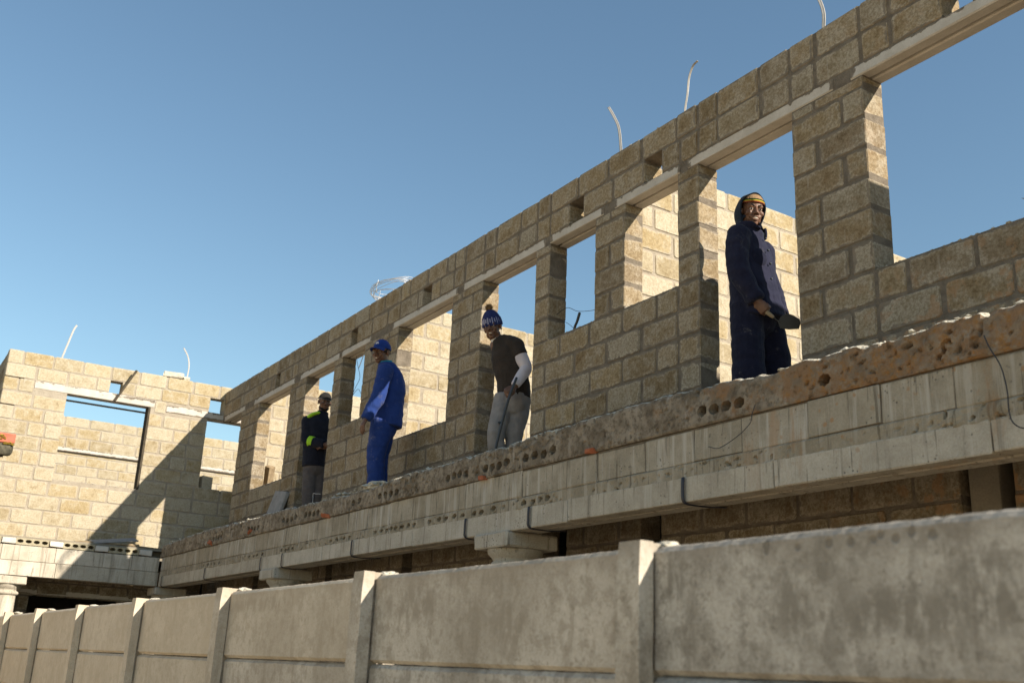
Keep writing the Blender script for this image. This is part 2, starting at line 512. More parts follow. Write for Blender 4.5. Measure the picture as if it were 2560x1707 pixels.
def mat_cloth(name, c, c2=None, dust=0.0, dustc=(0.40, 0.37, 0.33), rib=None):
    k = NT(name)
    n = k.noise(k.pos, 14.0, 4, 0.6)
    col = k.mix(k.ss(n, 0.3, 0.7), c, c2 or tuple(x * 0.75 for x in c))
    if dust > 0:
        d = k.math('MULTIPLY', k.ss(k.noise(k.pos, 9.0, 6, 0.7), 0.55, 0.72), k.ss(k.noise(k.pos, 60.0, 3, 0.7), 0.4, 0.65))
        col = k.mix(k.math('MULTIPLY', d, dust), col, dustc)
    k.color(col).rough(0.9, 0.12)
    k.b.inputs['Sheen Weight'].default_value = 0.05
    w = k.noise(k.pos, 420.0, 2, 0.6)
    wr = k.noise(k.pos, 16.0, 4, 0.6, stretch=(1, 1, 0.6), dist=0.6)
    b = k.bump(wr, 0.55, 0.02)
    k.bump(w, 0.15, 0.002, b)
    return k.m

def mat_skin():
    k = NT('dark_skin')
    n = k.noise(k.pos, 30.0, 4, 0.6)
    c = k.mix(k.ss(n, 0.3, 0.7), (0.105, 0.052, 0.031), (0.15, 0.075, 0.045))
    k.color(c).rough(0.5, 0.32)
    k.b.inputs['Subsurface Weight'].default_value = 0.05
    k.b.inputs['Subsurface Radius'].default_value = (0.01, 0.004, 0.002)
    k.bump(k.noise(k.pos, 260.0, 3, 0.6), 0.12, 0.002)
    return k.m
M_SKIN = mat_skin()
M_EYE = mat_plain('eye_white', (0.42, 0.37, 0.32), 0.3, 0.5)
M_IRIS = mat_plain('dark_iris', (0.012, 0.008, 0.006), 0.25, 0.5)
M_TEETH = mat_plain('teeth', (0.72, 0.67, 0.56), 0.35, 0.4)
M_HAIR = mat_plain('black_hair', (0.012, 0.010, 0.009), 0.8, 0.2, 300)
M_NAVY = mat_cloth('navy_workwear', (0.010, 0.011, 0.025), (0.015, 0.016, 0.034), 0.10)
M_NAVYT = mat_cloth('navy_trousers', (0.008, 0.009, 0.021), (0.012, 0.013, 0.028), 0.35)
M_HOOD = mat_cloth('dark_hood', (0.016, 0.022, 0.034))
M_BLUE = mat_cloth('royal_blue_workwear', (0.014, 0.034, 0.145), (0.019, 0.043, 0.175), 0.3)
M_CAP = mat_cloth('blue_cap', (0.014, 0.042, 0.21))
M_TEAL = mat_cloth('teal_collar', (0.02, 0.20, 0.27))
M_BLACK = mat_cloth('black_jacket', (0.010, 0.011, 0.018), (0.014, 0.015, 0.024))
M_GREYT = mat_cloth('grey_trousers', (0.075, 0.066, 0.066), (0.10, 0.088, 0.086), 0.2)
M_JOG = mat_cloth('light_grey_joggers', (0.20, 0.185, 0.175), (0.25, 0.23, 0.22))
M_TEE = mat_cloth('dark_brown_tee', (0.030, 0.024, 0.020), (0.042, 0.033, 0.028))
M_SLEEVE = mat_cloth('white_sleeve', (0.50, 0.46, 0.50), (0.56, 0.52, 0.55))
M_WHITE = mat_cloth('white_shirt', (0.70, 0.68, 0.64))
M_HIVIS = mat_plain('yellow_green_band', (0.34, 0.60, 0.03), 0.6, 0.2)
M_BEANIED = mat_cloth('dark_beanie', (0.022, 0.021, 0.020))
M_BEANIEB = mat_cloth('blue_knit', (0.020, 0.030, 0.105))
M_KNITW = mat_cloth('white_knit', (0.33, 0.32, 0.42))
M_POM = mat_plain('fur_pom', (0.24, 0.16, 0.085), 0.95, 0.05, 200)
M_BRN = mat_cloth('brown_knit', (0.24, 0.155, 0.085))
M_GRN = mat_cloth('green_knit', (0.02, 0.13, 0.02))
M_YEL = mat_cloth('yellow_knit', (0.45, 0.29, 0.03))
M_RED = mat_cloth('red_knit', (0.21, 0.05, 0.03))
M_STRAP = mat_plain('galvanised_strap', (0.36, 0.345, 0.32), 0.5, 0.4, 40, 0.2)
M_WIRE = mat_plain('bright_wire', (0.50, 0.49, 0.48), 0.45, 0.5, 40, 0.3)
M_DWIRE = mat_plain('dark_wire', (0.035, 0.033, 0.036), 0.5, 0.4)
M_BSTRAP = mat_plain('black_strap', (0.022, 0.023, 0.032), 0.45, 0.4)
M_STEEL = mat_plain('dark_steel', (0.030, 0.034, 0.042), 0.35, 0.5, 40, 0.3)
M_TROWEL = mat_plain('trowel_steel', (0.035, 0.030, 0.024), 0.5, 0.4, 40, 0.3)
M_WOOD = mat_simple('weathered_wood', (0.22, 0.165, 0.10), (0.31, 0.24, 0.155), 14, 90, 0.4, 0.004)
M_DWOOD = mat_simple('dark_wood', (0.05, 0.042, 0.03), (0.085, 0.07, 0.05), 14, 90, 0.4, 0.004)
M_SLATE = mat_simple('grey_slab', (0.24, 0.235, 0.23), (0.32, 0.31, 0.30), 9, 120, 0.4, 0.006)
M_TILE = mat_simple('red_roof_tile', (0.40, 0.115, 0.075), (0.46, 0.15, 0.10), 10, 110, 0.3, 0.004)
M_LICHEN = mat_simple('lichen', (0.36, 0.26, 0.04), (0.48, 0.36, 0.08), 60, 200, 1.0, 0.01)
M_MOSS = mat_simple('mossy_dark_tile', (0.045, 0.043, 0.03), (0.12, 0.11, 0.08), 20, 110, 0.5, 0.008)
M_BRICKR = mat_simple('red_brick_bit', (0.32, 0.10, 0.05), (0.40, 0.15, 0.08), 30, 120, 0.5, 0.006)
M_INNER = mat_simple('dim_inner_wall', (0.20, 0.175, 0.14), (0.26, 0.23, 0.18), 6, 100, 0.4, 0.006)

# ------------------------------------------------------------------ ground
gb = bmesh.new()
S = 1500
v = [gb.verts.new(p) for p in ((-S, -S, -1.5), (S, -S, -1.5), (S, S, -1.5), (-S, S, -1.5))]
gb.faces.new(v)
ground = link('ground', bm_mesh('ground', gb), M_GROUND)
ground['kind'] = 'structure'
ground['label'] = 'sandy bare ground round the building site'

# unseen cream building added behind the camera to bounce warm light
M_CREAM = mat_simple('cream_plaster', (0.60, 0.49, 0.34), (0.66, 0.55, 0.40), 3, 60, 0.3, 0.004)
fill_house = thing('fill_house', 'unseen cream building with a grey roof, added across the street to bounce warm light', 'fill_house', (-19.5, -7.0, -1.5))
bm = bmesh.new()
add_box(bm, -4.5, 4.5, -4.0, 4.0, 0.0, 4.6)
link('wall', bm_mesh('wall', bm), M_CREAM, fill_house)
bm = bmesh.new()
rv = [bm.verts.new(p) for p in ((-4.9, -4.4, 4.602), (4.9, -4.4, 4.602), (4.9, 4.4, 4.602), (-4.9, 4.4, 4.602), (-4.9, 0, 6.0), (4.9, 0, 6.0))]
for q in ((0, 1, 5, 4), (2, 3, 4, 5), (0, 4, 3), (1, 2, 5), (3, 2, 1, 0)):
    bm.faces.new([rv[i] for i in q])
link('roof', bm_mesh('roof', bm), M_SLATE, fill_house)
for wy in (-2.0, 1.6):
    bm = bmesh.new()
    add_box(bm, 4.49, 4.53, wy - 0.6, wy + 0.6, 1.0, 2.2, 0.01)
    link('window', bm_mesh('window', bm), M_DWIRE, fill_house)
bm = bmesh.new()
add_box(bm, -0.45, 0.45, 3.99, 4.03, 0.0, 2.1, 0.01)
link('door', bm_mesh('door', bm), M_DWOOD, fill_house)

# ------------------------------------------------------------------ block walls
T = 0.185      # wall thickness

def unit_block(L, H, seed, bev=0.006, jit=0.004):
    rnd = random.Random(seed)
    bm = bmesh.new()
    hx, hy, hz = L / 2, T / 2, H / 2
    def contour(y, ins):
        c = 0.018 + rnd.uniform(-0.008, 0.012)
        pts = []
        for sx, sz, first in ((-1, -1, 'z'), (1, -1, 'x'), (1, 1, 'z'), (-1, 1, 'x')):
            cc = max(0.005, 0.0105 + rnd.uniform(-0.006, 0.009)) * (1.0 if H > 0.1 else 0.5)
            a = (sx * (hx - ins), sz * (hz - ins - cc))
            b = (sx * (hx - ins - cc), sz * (hz - ins))
            pts += [a, b] if first == 'z' else [b, a]
        return [(px + rnd.uniform(-jit, jit) * 0.7, y, pz + rnd.uniform(-jit, jit) * 0.7) for px, pz in pts]
    base = contour(0, 0)
    out = lambda y, s, dz: [bm.verts.new((p[0] * (1 - s / hx), y, p[2] * (1 - s / hz))) for p in base]
    r0 = out(-hy, bev, 0)
    r1 = out(-hy + bev, 0, 0)
    r2 = out(hy - bev, 0, 0)
    r3 = out(hy, bev, 0)
    n = 8
    for a, b in ((r0, r1), (r1, r2), (r2, r3)):
        for i in range(n):
            bm.faces.new((a[i], a[(i + 1) % n], b[(i + 1) % n], b[i]))
    bm.faces.new(list(reversed(r0)))
    bm.faces.new(r3)
    return bm_mesh('block', bm)

UNITS = {}
for L in (0.39, 0.29, 0.19, 0.11):
    for H in (0.188, 0.07):
        UNITS[(L, H)] = [unit_block(L, H, i * 7 + int(L * 100) + int(H * 1000)) for i in range(5)]
_mat_units = {}
def block(parent, axis, u, face_c, z, L, H, mat, name='block', proud=0.004, rng=random):
    bl = min((0.39, 0.29, 0.19, 0.11), key=lambda b: abs(b - L))
    bh = 0.188 if H > 0.12 else 0.07
    i = rng.randrange(5)
    key = (bl, bh, i, mat.name)
    if key not in _mat_units:
        m = UNITS[(bl, bh)][i].copy()
        m.materials.clear()
        m.materials.append(mat)
        _mat_units[key] = m
    o = bpy.data.objects.new(name, _mat_units[key])
    C.objects.link(o)
    j = rng.uniform(-proud, proud) * 0.7
    if axis == 'x':
        o.location = (u, face_c + j, z)
        rz = 0.0
    else:
        o.location = (face_c + j, u, z)
        rz = math.pi / 2
    if rng.random() < 0.5:
        rz += math.pi
    o.rotation_euler = (0, rng.uniform(-0.006, 0.006), rz + rng.uniform(-0.004, 0.004))
    o.scale = (L / bl, 1.0 + rng.uniform(0, 0.012), H / bh)
    o['length'] = L
    o.parent = parent
    return o

def lay_course(span, parity, rng, first=None):
    """split one span into block lengths with head joints"""
    a, b = span
    w = b - a
    out = []
    if w < 0.30:
        return [(a, b)]
    x = a
    nxt = first if first is not None else (0.39 if parity else 0.19)
    while x < b - 0.03:
        L = nxt + rng.uniform(-0.012, 0.012)
        if b - (x + L) < 0.09:
            L = b - x
            if L > 0.44:
                L1 = L * 0.5 - 0.01
                out.append((x, x + L1))
                out.append((x + L1 + 0.02, b))
                break
        out.append((x, x + L))
        x += L + rng.uniform(0.014, 0.034)
        nxt = 0.39
    return out

def core_mesh(axis, u0, u1, z0, z1, holes, yc, th, lump=0.0):
    """mortar bed of a wall: solid cells of a grid, holes left open"""
    us = sorted({u0, u1, *[min(max(h[k], u0), u1) for h in holes for k in (0, 1)]})
    zs = sorted({z0, z1, *[min(max(h[k], z0), z1) for h in holes for k in (2, 3)]})
    nu, nz = len(us) - 1, len(zs) - 1
    solid = [[True] * nz for _ in range(nu)]
    for i in range(nu):
        for j in range(nz):
            cu, cz = (us[i] + us[i + 1]) / 2, (zs[j] + zs[j + 1]) / 2
            for h in holes:
                if h[0] < cu < h[1] and h[2] < cz < h[3]:
                    solid[i][j] = False
    bm = bmesh.new()
    cache = {}
    def V(i, j, s):
        k = (i, j, s)
        if k not in cache:
            y = yc + s * th / 2
            cache[k] = bm.verts.new((us[i], y, zs[j]) if axis == 'x' else (y, us[i], zs[j]))
        return cache[k]
    def S(i, j):
        return 0 <= i < nu and 0 <= j < nz and solid[i][j]
    for i in range(nu):
        for j in range(nz):
            if not solid[i][j]:
                continue
            for s in (-1, 1):
                f = [V(i, j, s), V(i + 1, j, s), V(i + 1, j + 1, s), V(i, j + 1, s)]
                bm.faces.new(f if s < 0 else f[::-1])
            if not S(i - 1, j):
                bm.faces.new((V(i, j, -1), V(i, j + 1, -1), V(i, j + 1, 1), V(i, j, 1)))
            if not S(i + 1, j):
                bm.faces.new((V(i + 1, j, -1), V(i + 1, j, 1), V(i + 1, j + 1, 1), V(i + 1, j + 1, -1)))
            if not S(i, j - 1):
                bm.faces.new((V(i, j, -1), V(i, j, 1), V(i + 1, j, 1), V(i + 1, j, -1)))
            if not S(i, j + 1):
                bm.faces.new((V(i, j + 1, -1), V(i + 1, j + 1, -1), V(i + 1, j + 1, 1), V(i, j + 1, 1)))
    return bm_mesh('mortar', bm)

def lumps_mesh(pts, rmin, rmax, seed=1):
    """loose lumps joined into one mesh"""
    rnd = random.Random(seed)
    bm = bmesh.new()
    for p in pts:
        r = rnd.uniform(rmin, rmax)
        n = 6
        c = Vector(p)
        top = bm.verts.new(c + Vector((0, 0, r * rnd.uniform(0.5, 1.0))))
        bot = bm.verts.new(c - Vector((0, 0, r * 0.6)))
        ring = []
        for k in range(n):
            a = 2 * math.pi * k / n
            q = r * rnd.uniform(0.7, 1.5)
            ring.append(bm.verts.new(c + Vector((q * math.cos(a) * 1.3, q * math.sin(a), rnd.uniform(-0.3, 0.3) * r))))
        for k in range(n):
            bm.faces.new((top, ring[k], ring[(k + 1) % n]))
            bm.faces.new((bot, ring[(k + 1) % n], ring[k]))
    return bm_mesh('lumps', bm)

def wall(name, label, axis, u0, u1, z0, courses, face, side, holes, lintels, mat, mmat, seed, top, first_parity=0, breaks=(), skip_below=None, top_lumps=0.25, core_top=None):
    """block wall; face = coordinate of the visible face, side = direction into the wall (+1/-1).
    holes: (u0,u1,z0,z1). courses: list of (zlow, zhigh)."""
    rng = random.Random(seed)
    yc = face + side * T / 2
    root = thing(name, label, 'wall', ((u0 + u1) / 2, yc, z0) if axis == 'x' else (yc, (u0 + u1) / 2, z0))
    inv = Vector(root.location)
    rows = []
    for ci, (za, zb) in enumerate(courses):
        zm = (za + zb) / 2
        cuts = sorted((h[0], h[1]) for h in holes if h[2] < zm < h[3])
        cuts += [(l[0] - 0.01, l[1] + 0.01) for l in lintels if l[2] < zm < l[3]]
        cuts.sort()
        spans = []
        x = u0
        for a, b in cuts:
            if a - x > 0.05:
                spans.append((x, a))
            x = max(x, b)
        if u1 - x > 0.05:
            spans.append((x, u1))
        for si, sp in enumerate(spans):
            xs = [sp[0]] + [b for b in breaks if sp[0] + 0.1 < b < sp[1] - 0.1] + [sp[1]]
            for q in range(len(xs) - 1):
                a, b = xs[q], xs[q + 1]
                if q > 0:
                    a += 0.012
                if q < len(xs) - 2:
                    b -= 0.012
                for L0, L1 in lay_course((a, b), (ci + si + first_parity) % 2, rng):
                    rows.append((L0, L1, za, zb))
    low = []
    for L0, L1, za, zb in rows:
        if skip_below is not None and zb < skip_below:
            low.append((L0, L1, za, zb))
            continue
        b = block(root, axis, (L0 + L1) / 2, yc, (za + zb) / 2, L1 - L0, zb - za, mat, rng=rng)
        b.location = Vector(b.location) - inv
    if low:
        bm = bmesh.new()
        for L0, L1, za, zb in low:
            if axis == 'x':
                add_box(bm, L0, L1, yc - T / 2, yc + T / 2, za, zb, 0.006, 0.002)
            else:
                add_box(bm, yc - T / 2, yc + T / 2, L0, L1, za, zb, 0.006, 0.002)
        o = link('lower_block_courses', bm_mesh('lower_block_courses', bm), mat, root, -inv, kind='stuff')
        o['length'] = 0.4
    hs = [(h[0] - 0.002, h[1] + 0.002, h[2] - 0.003, h[3] + 0.003) for h in holes]
    # a lintel displaces mortar
    hs += [(l[0] - 0.001, l[1] + 0.001, l[2], l[3]) for l in lintels]
    core = core_mesh(axis, u0 + 0.006, u1 - 0.006, z0, (core_top or top) - 0.008, hs, yc, T - 0.011)
    link('mortar', core, mmat, root, -inv)
    for l in lintels:
        bm = bmesh.new()
        a, b, za, zb = l[:4]
        y0, y1 = yc - T / 2 - 0.002, yc + T / 2 + 0.002
        for q0, q1 in ((y0, yc - 0.012), (yc + 0.012, y1)):
            if axis == 'x':
                add_box(bm, a, b, q0, q1, za, zb, 0.006, 0.003)
            else:
                add_box(bm, q0, q1, a, b, za, zb, 0.006, 0.003)
        if axis == 'x':
            add_box(bm, a + 0.02, b - 0.02, yc - 0.03, yc + 0.03, za + 0.025, zb - 0.006)
        else:
            add_box(bm, yc - 0.03, yc + 0.03, a + 0.02, b - 0.02, za + 0.025, zb - 0.006)
        lo = link('lintel', bm_mesh('lintel', bm), M_LINTEL, root, -inv)
        lo['length'] = (b - a) if axis == 'x' else 9.0
    if top_lumps:
        pts = []
        x = u0 + 0.05
        while x < u1:
            pts.append((x, yc + rng.uniform(-T / 2, T / 2), top - 0.004) if axis == 'x' else (yc + rng.uniform(-T / 2, T / 2), x, top - 0.004))
            x += rng.uniform(0.02, top_lumps)
        for h in holes:
            if h[2] > z0 + 0.3 and h[1] - h[0] > 0.4:
                x = h[0] + 0.01
                while x < h[1]:
                    for q in (-1, 0.2, 1):
                        pts.append((x, yc + q * (T / 2 - 0.012), h[2] - 0.002) if axis == 'x' else (yc + q * (T / 2 - 0.012), x, h[2] - 0.002))
                    x += rng.uniform(0.015, 0.07)
        link('mortar_lumps', lumps_mesh(pts, 0.004, 0.013, seed), M_CRUMB, root, -inv, kind='stuff')
    return root, inv, yc

ZS = 1.49          # top of the upper floor slab
ZT = 4.06          # top of the block walls
LB, LT = 3.57, 3.645   # window lintel underside and top
COURSES = [(ZS + 0.2 * i + 0.006, ZS + 0.2 * i + 0.188) for i in range(10)] + [(3.497, 3.562), (3.655, 3.845), (3.862, ZT)]
FY = 4.67          # outer face of the front wall

# --- front wall with its window and door openings
holes = [(-16.3, -15.17, 1.4, LB), (-14.39, -13.14, 2.29, LB), (-12.58, -11.66, 1.4, LB), (-11.42, -10.77, 2.69, LB),
         (-9.90, -8.69, 2.29, LB), (-8.10, -7.18, 1.4, LB), (-6.96, -6.305, 2.69, LB), (-5.92, -5.30, 2.69, LB),
         (-5.075, -4.185, 1.4, LB), (-3.61, 0.25, 2.29, LB)]
vents = [(-13.80, -13.62), (-11.22, -11.03), (-9.36, -9.17), (-6.69, -6.48), (-5.69, -5.48), (-3.04, -2.85)]
holes += [(a, b, LT + 0.006, 3.852) for a, b in vents]
lints = [(-16.04, -15.0, LB, LT), (-14.65, -13.0, LB, LT), (-12.82, -11.5, LB, LT), (-11.46, -10.6, LB, LT), (-10.06, -8.58, LB, LT), (-8.49, -7.03, LB, LT),
         (-6.97, -6.20, LB, LT), (-6.06, -5.27, LB, LT), (-5.19, -3.83, LB, LT), (-3.70, 0.5, LB, LT)]
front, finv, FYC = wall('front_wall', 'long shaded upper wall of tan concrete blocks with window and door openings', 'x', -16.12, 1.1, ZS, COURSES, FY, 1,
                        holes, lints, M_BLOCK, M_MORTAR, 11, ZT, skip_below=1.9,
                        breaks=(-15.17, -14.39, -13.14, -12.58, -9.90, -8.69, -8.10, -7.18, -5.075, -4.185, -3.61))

# --- wing wall (sunlit, at right angles)
WX = -16.13
WC = list(COURSES)
wh = [(2.335, 3.54, 2.36, 3.63), (4.43, 6.6, 2.45, 3.59), (2.905, 3.085, 3.75, 3.935), (4.435, 4.66, 3.70, 3.93), (1.40, 1.72, 3.731, 3.752), (1.40, 1.66, 3.329, 3.349)]
wl = [(1.875, 3.60, 3.63, 3.745), (3.78, 6.8, 3.59, 3.70)]
WCO = [(ZS + 0.205 * i + 0.006, ZS + 0.205 * i + 0.192) for i in range(10)] + [(3.555, 3.735), (3.75, 3.935), (3.95, 4.145)]
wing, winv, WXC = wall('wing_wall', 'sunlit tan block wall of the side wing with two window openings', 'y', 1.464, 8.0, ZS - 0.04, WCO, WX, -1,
                       wh, wl, M_BLOCK_SUNLIT, M_MORTARL, 23, 4.145, skip_below=None)
# steel lining on the near jamb of the wing window
jb = bmesh.new()
add_box(jb, WX - T, WX + 0.006, 3.512, 3.545, 2.36, 3.63, 0.004)
link('window_jamb', bm_mesh('window_jamb', jb), M_DWOOD, wing, -winv)
jb = bmesh.new()
add_box(jb, WX - T + 0.02, WX - T + 0.05, 2.335, 3.52, 3.545, 3.57, 0.004)
link('window_bar', bm_mesh('window_bar', jb), M_DWOOD, wing, -winv)
# end wall of the wing, turning the corner away from the street
wend, weinv, _ = wall('wing_end_wall', 'shaded end wall of the wing turning away at its left corner', 'x', -21.5, WX - T - 0.01, ZS - 0.04, WCO, 1.47, 1, [], [], M_BLOCK, M_MORTAR, 29, 4.145, skip_below=2.2)

# --- walls behind, seen through the openings
XC = [(ZS + 0.2 * i + 0.006, ZS + 0.2 * i + 0.188) for i in range(12)] + [(3.895, 4.06)]
def cross(x, label, seed, skip, y1=9.2):
    return wall('cross_wall', label, 'y', FY + T + 0.01, y1, ZS, XC, x, -1, [], [], M_BLOCK_SUNLIT, M_MORTARL, seed, ZT, skip_below=skip)
cw_a = cross(-14.92, 'sunlit inner block wall behind the leftmost front windows', 31, 1.8)
cw_b = cross(-10.43, 'sunlit inner block wall behind the worker in blue and the window beside him', 32, 1.8)
cw_c = cross(-6.03, 'sunlit inner block wall behind the hooded worker', 33, 1.8)
cw_d = cross(-1.39, 'inner block wall behind the far right of the front wall', 34, 9.0, 8.0)
wbh, _, _ = wall('wing_rear_wall', 'sunlit block wall seen through the wing window, with a lintel over a gap', 'y', 1.5, 9.0, ZS, XC, -19.9, -1,
                 [(2.0, 6.9, 2.6, 3.43)], [(1.8, 7.1, 3.43, 3.50)], M_BLOCK_SUNLIT, M_MORTARL, 41, ZT, skip_below=2.5)
wbb, _, _ = wall('wing_far_wall', 'farthest sunlit block wall glimpsed below the lintel of the wing rear wall', 'y', 1.5, 10.0, ZS, XC, -23.0, -1,
                 [], [], M_BLOCK_SUNLIT, M_MORTARL, 43, ZT, skip_below=2.6)

# ------------------------------------------------------------------ upper floor slab with its broken edge
EY = 3.82      # front face of the slab edge
slab = thing('floor_slab', 'long concrete floor slab with a rough broken edge and stained blocks under it', 'slab', (-7, EY, 1.0))
sinv = -Vector(slab.location)
bm = bmesh.new()
add_box(bm, -15.28, 1.2, EY + 0.22, 11.0, 1.335, ZS)
link('slab_body', bm_mesh('slab_body', bm), M_RIM, slab, sinv)

HOLES = []
for a, b, n in ((-5.899, -5.574, 4), (-6.435, -6.15, 4), (-6.99, -6.718, 4), (-8.2, -7.87, 4), (-10.506, -10.168, 4), (-9.897, -9.578, 4), (-4.138, -3.855, 4),
                (-8.75, -8.62, 2), (-11.6, -11.3, 4), (-3.282, -3.282, 1), (-12.9, -12.6, 4)):
    for i in range(n):
        HOLES.append((a + (b - a) * (i / max(n - 1, 1)), 1.398 + random.uniform(-0.008, 0.008), 0.034, 0.026, 0.10))
LHOLES = []
for a, b, n in ((-8.25, -7.55, 8), (-6.58, -6.33, 3), (-5.906, -5.63, 4), (-7.25, -6.75, 5), (-9.2, -8.8, 4), (-10.5, -10.2, 4), (-11.5, -11.1, 4), (-13.2, -12.6, 5)):
    for i in range(n):
        LHOLES.append((a + (b - a) * (i / max(n - 1, 1)) + random.uniform(-0.02, 0.02), 1.092 + random.uniform(-0.006, 0.006), 0.028, 0.013, 0.06))

RIMX = [(-15.4, 1.50), (-14.6, 1.515), (-13.6, 1.55), (-12.3, 1.535), (-11.25, 1.535), (-9.74, 1.52), (-8.8, 1.50), (-8.43, 1.49), (-8.0, 1.515), (-7.6, 1.525), (-7.2, 1.535), (-6.55, 1.53), (-5.85, 1.545),
        (-5.44, 1.555), (-4.76, 1.56), (-4.2, 1.56), (-3.91, 1.548), (-3.6, 1.515), (-3.42, 1.54), (-3.1, 1.53), (-2.8, 1.525), (-2.4, 1.52), (1.3, 1.52)]
def strip(x0, x1, dx, prof, zfun, holes, amp, seed):
    """bumpy long strip: prof is list of (kind, t) running up the face and over the top"""
    nx = int((x1 - x0) / dx) + 1
    xs = np.linspace(x0, x1, nx)
    verts = []
    for x in xs:
        zt = zfun(x)
        for (y, zrel, nrm_y, nrm_z, a) in prof:
            z = zt + zrel if zrel < 0 else zt - 0.0
            z = (1 - zrel) * zfun.z0 + zrel * zt if zrel <= 1 else zt - (zrel - 1)
            p = Vector((x, y, z))
            d = fbm((x, y * 1.0 + seed, z), 5.0, 5) * 0.6 + fbm((x, y + seed, z), 17.0, 4) * 0.55
            rough = 0.12 + 1.15 * max(0.0, min(1.0, 0.42 + 1.2 * mnoise.noise(Vector((x * 1.3 + seed, 3.1, z * 3.0)))))
            off = d * amp * a * rough
            # chips: sharp pits where the noise is strong
            q = mnoise.noise(Vector((x * 33, z * 38, seed)))
            if q > 0.34 and a > 0.5:
                off -= (q - 0.34) * 0.12 * rough
            py, pz = y - nrm_y * 0 + nrm_y * off * -1.0, z + nrm_z * off
            if nrm_y:
                for (hx, hz, rx, rz, dep) in holes:
                    if abs(x - hx) < rx * 2.2 and abs(z - hz) < rz * 2.2:
                        py = y + (py - y) * 0.25
                for (hx, hz, rx, rz, dep) in holes:
                    if abs(x - hx) < rx * 1.6 and abs(z - hz) < rz * 1.6:
                        e = ((x - hx) / rx) ** 2 + ((z - hz) / rz) ** 2
                        if e < 1.0:
                            py += dep
                        elif e < 1.9:
                            py += dep * 0.0
            verts.append((x, py, pz))
    m = len(prof)
    faces = []
    for i in range(nx - 1):
        for j in range(m - 1):
            a = i * m + j
            faces.append((a, a + m, a + m + 1, a + 1))
    return verts, faces

class RimZ:
    z0 = 1.325
    def __call__(self, x):
        for (a, za), (b, zb) in zip(RIMX[:-1], RIMX[1:]):
            if a <= x <= b:
                t = (x - a) / (b - a)
                return za + (zb - za) * t + 0.016 * fbm((x, 0.3, 0.7), 3.2, 5) + 0.010 * fbm((x, 1.3, 0.2), 14, 3)
        return 1.52
prof = [(EY + 0.16, 0.0, 0, 0, 0.0), (EY + 0.0, 0.0, 1, 0, 0.25)]
NV = 24
for i in range(1, int(NV * 0.91)):
    prof.append((EY - 0.006, i / NV, 1, 0, 1.0))
NLIP = len(prof)
prof += [(EY + 0.001, 0.925, 0.7, 0.7, 0.8), (EY + 0.011, 0.955, 0.5, 0.8, 0.8), (EY + 0.024, 0.982, 0.3, 0.9, 0.8), (EY + 0.042, 1.0, 0.1, 1, 0.8)]
for i, yy in enumerate((0.07, 0.10, 0.15, 0.22, 0.32, 0.5)):
    prof.append((EY + yy, 1.0 + 0.012 * (i + 1) ** 1.05 * 0.9, 0, 1, 0.9 - 0.1 * i))
vv, ff = strip(-15.30, 1.2, 0.0095, prof, RimZ(), HOLES, 0.024, 2.7)
eme = mesh('broken_edge', vv, ff, False)
eme.materials.append(M_RIM)
eme.materials.append(M_CRUMB)
nf = len(prof) - 1
for i, pl in enumerate(eme.polygons):
    jn = i % nf
    if jn >= NLIP and mnoise.noise(Vector((pl.center.x * 9.0, jn * 0.8, 4.0))) > -0.28:
        pl.material_index = 1
link('broken_edge', eme, None, slab, sinv, kind='stuff')

class JZ:
    z0 = 1.048
    def __call__(self, x):
        return 1.135
prof2 = [(EY + 0.12, 0.0, 0, 0, 0.0), (EY + 0.01, 0.0, 1, 0, 0.3)] + [(EY + 0.004, i / 9, 1, 0, 0.75) for i in range(1, 9)] + [(EY + 0.012, 1.0, 1, 0, 0.2), (EY + 0.12, 1.0, 0, 0, 0.0)]
vv, ff = strip(-15.30, 1.2, 0.0125, prof2, JZ(), LHOLES, 0.016, 9.1)
link('mortar_joint', mesh('mortar_joint', vv, ff, False), M_BBLOCK, slab, sinv, kind='stuff')

# stained edge blocks in one course
jx = [-15.29, -14.9, -14.47, -14.05, -13.61, -13.143, -12.719, -12.275, -11.808, -11.377, -10.942, -10.476, -10.036, -9.589, -9.24, -8.852, -8.435, -8.008, -7.584, -7.178, -6.728, -6.33, -5.95, -5.53,
      -5.109, -4.639, -4.222, -3.86, -3.406, -2.976, -2.60, -2.2, -1.75, -1.3, -0.85, -0.4, 0.1, 0.6, 1.1]
rng = random.Random(5)
for a, b in zip(jx[:-1], jx[1:]):
    bm = bmesh.new()
    g = rng.uniform(0.0005, 0.004)
    j = rng.uniform(-0.004, 0.005)
    add_box(bm, a + g, b - g, EY + 0.006 + j, EY + 0.2, 1.135 + rng.uniform(0, 0.006), 1.316 + rng.uniform(-0.006, 0.006), 0.005, 0.003)
    link('edge_block', bm_mesh('edge_block', bm), M_BBLOCK, slab, sinv)
bm = bmesh.new()
add_box(bm, -15.28, 1.15, EY + 0.014, EY + 0.21, 1.137, 1.322)
link('edge_mortar', bm_mesh('edge_mortar', bm), M_MORTAR, slab, sinv)
# rib soffit behind the beam
bm = bmesh.new()
add_box(bm, -15.25, 1.2, EY + 0.25, 11.0, 1.20, 1.33)
link('slab_soffit', bm_mesh('slab_soffit', bm), M_INNER, slab, sinv)

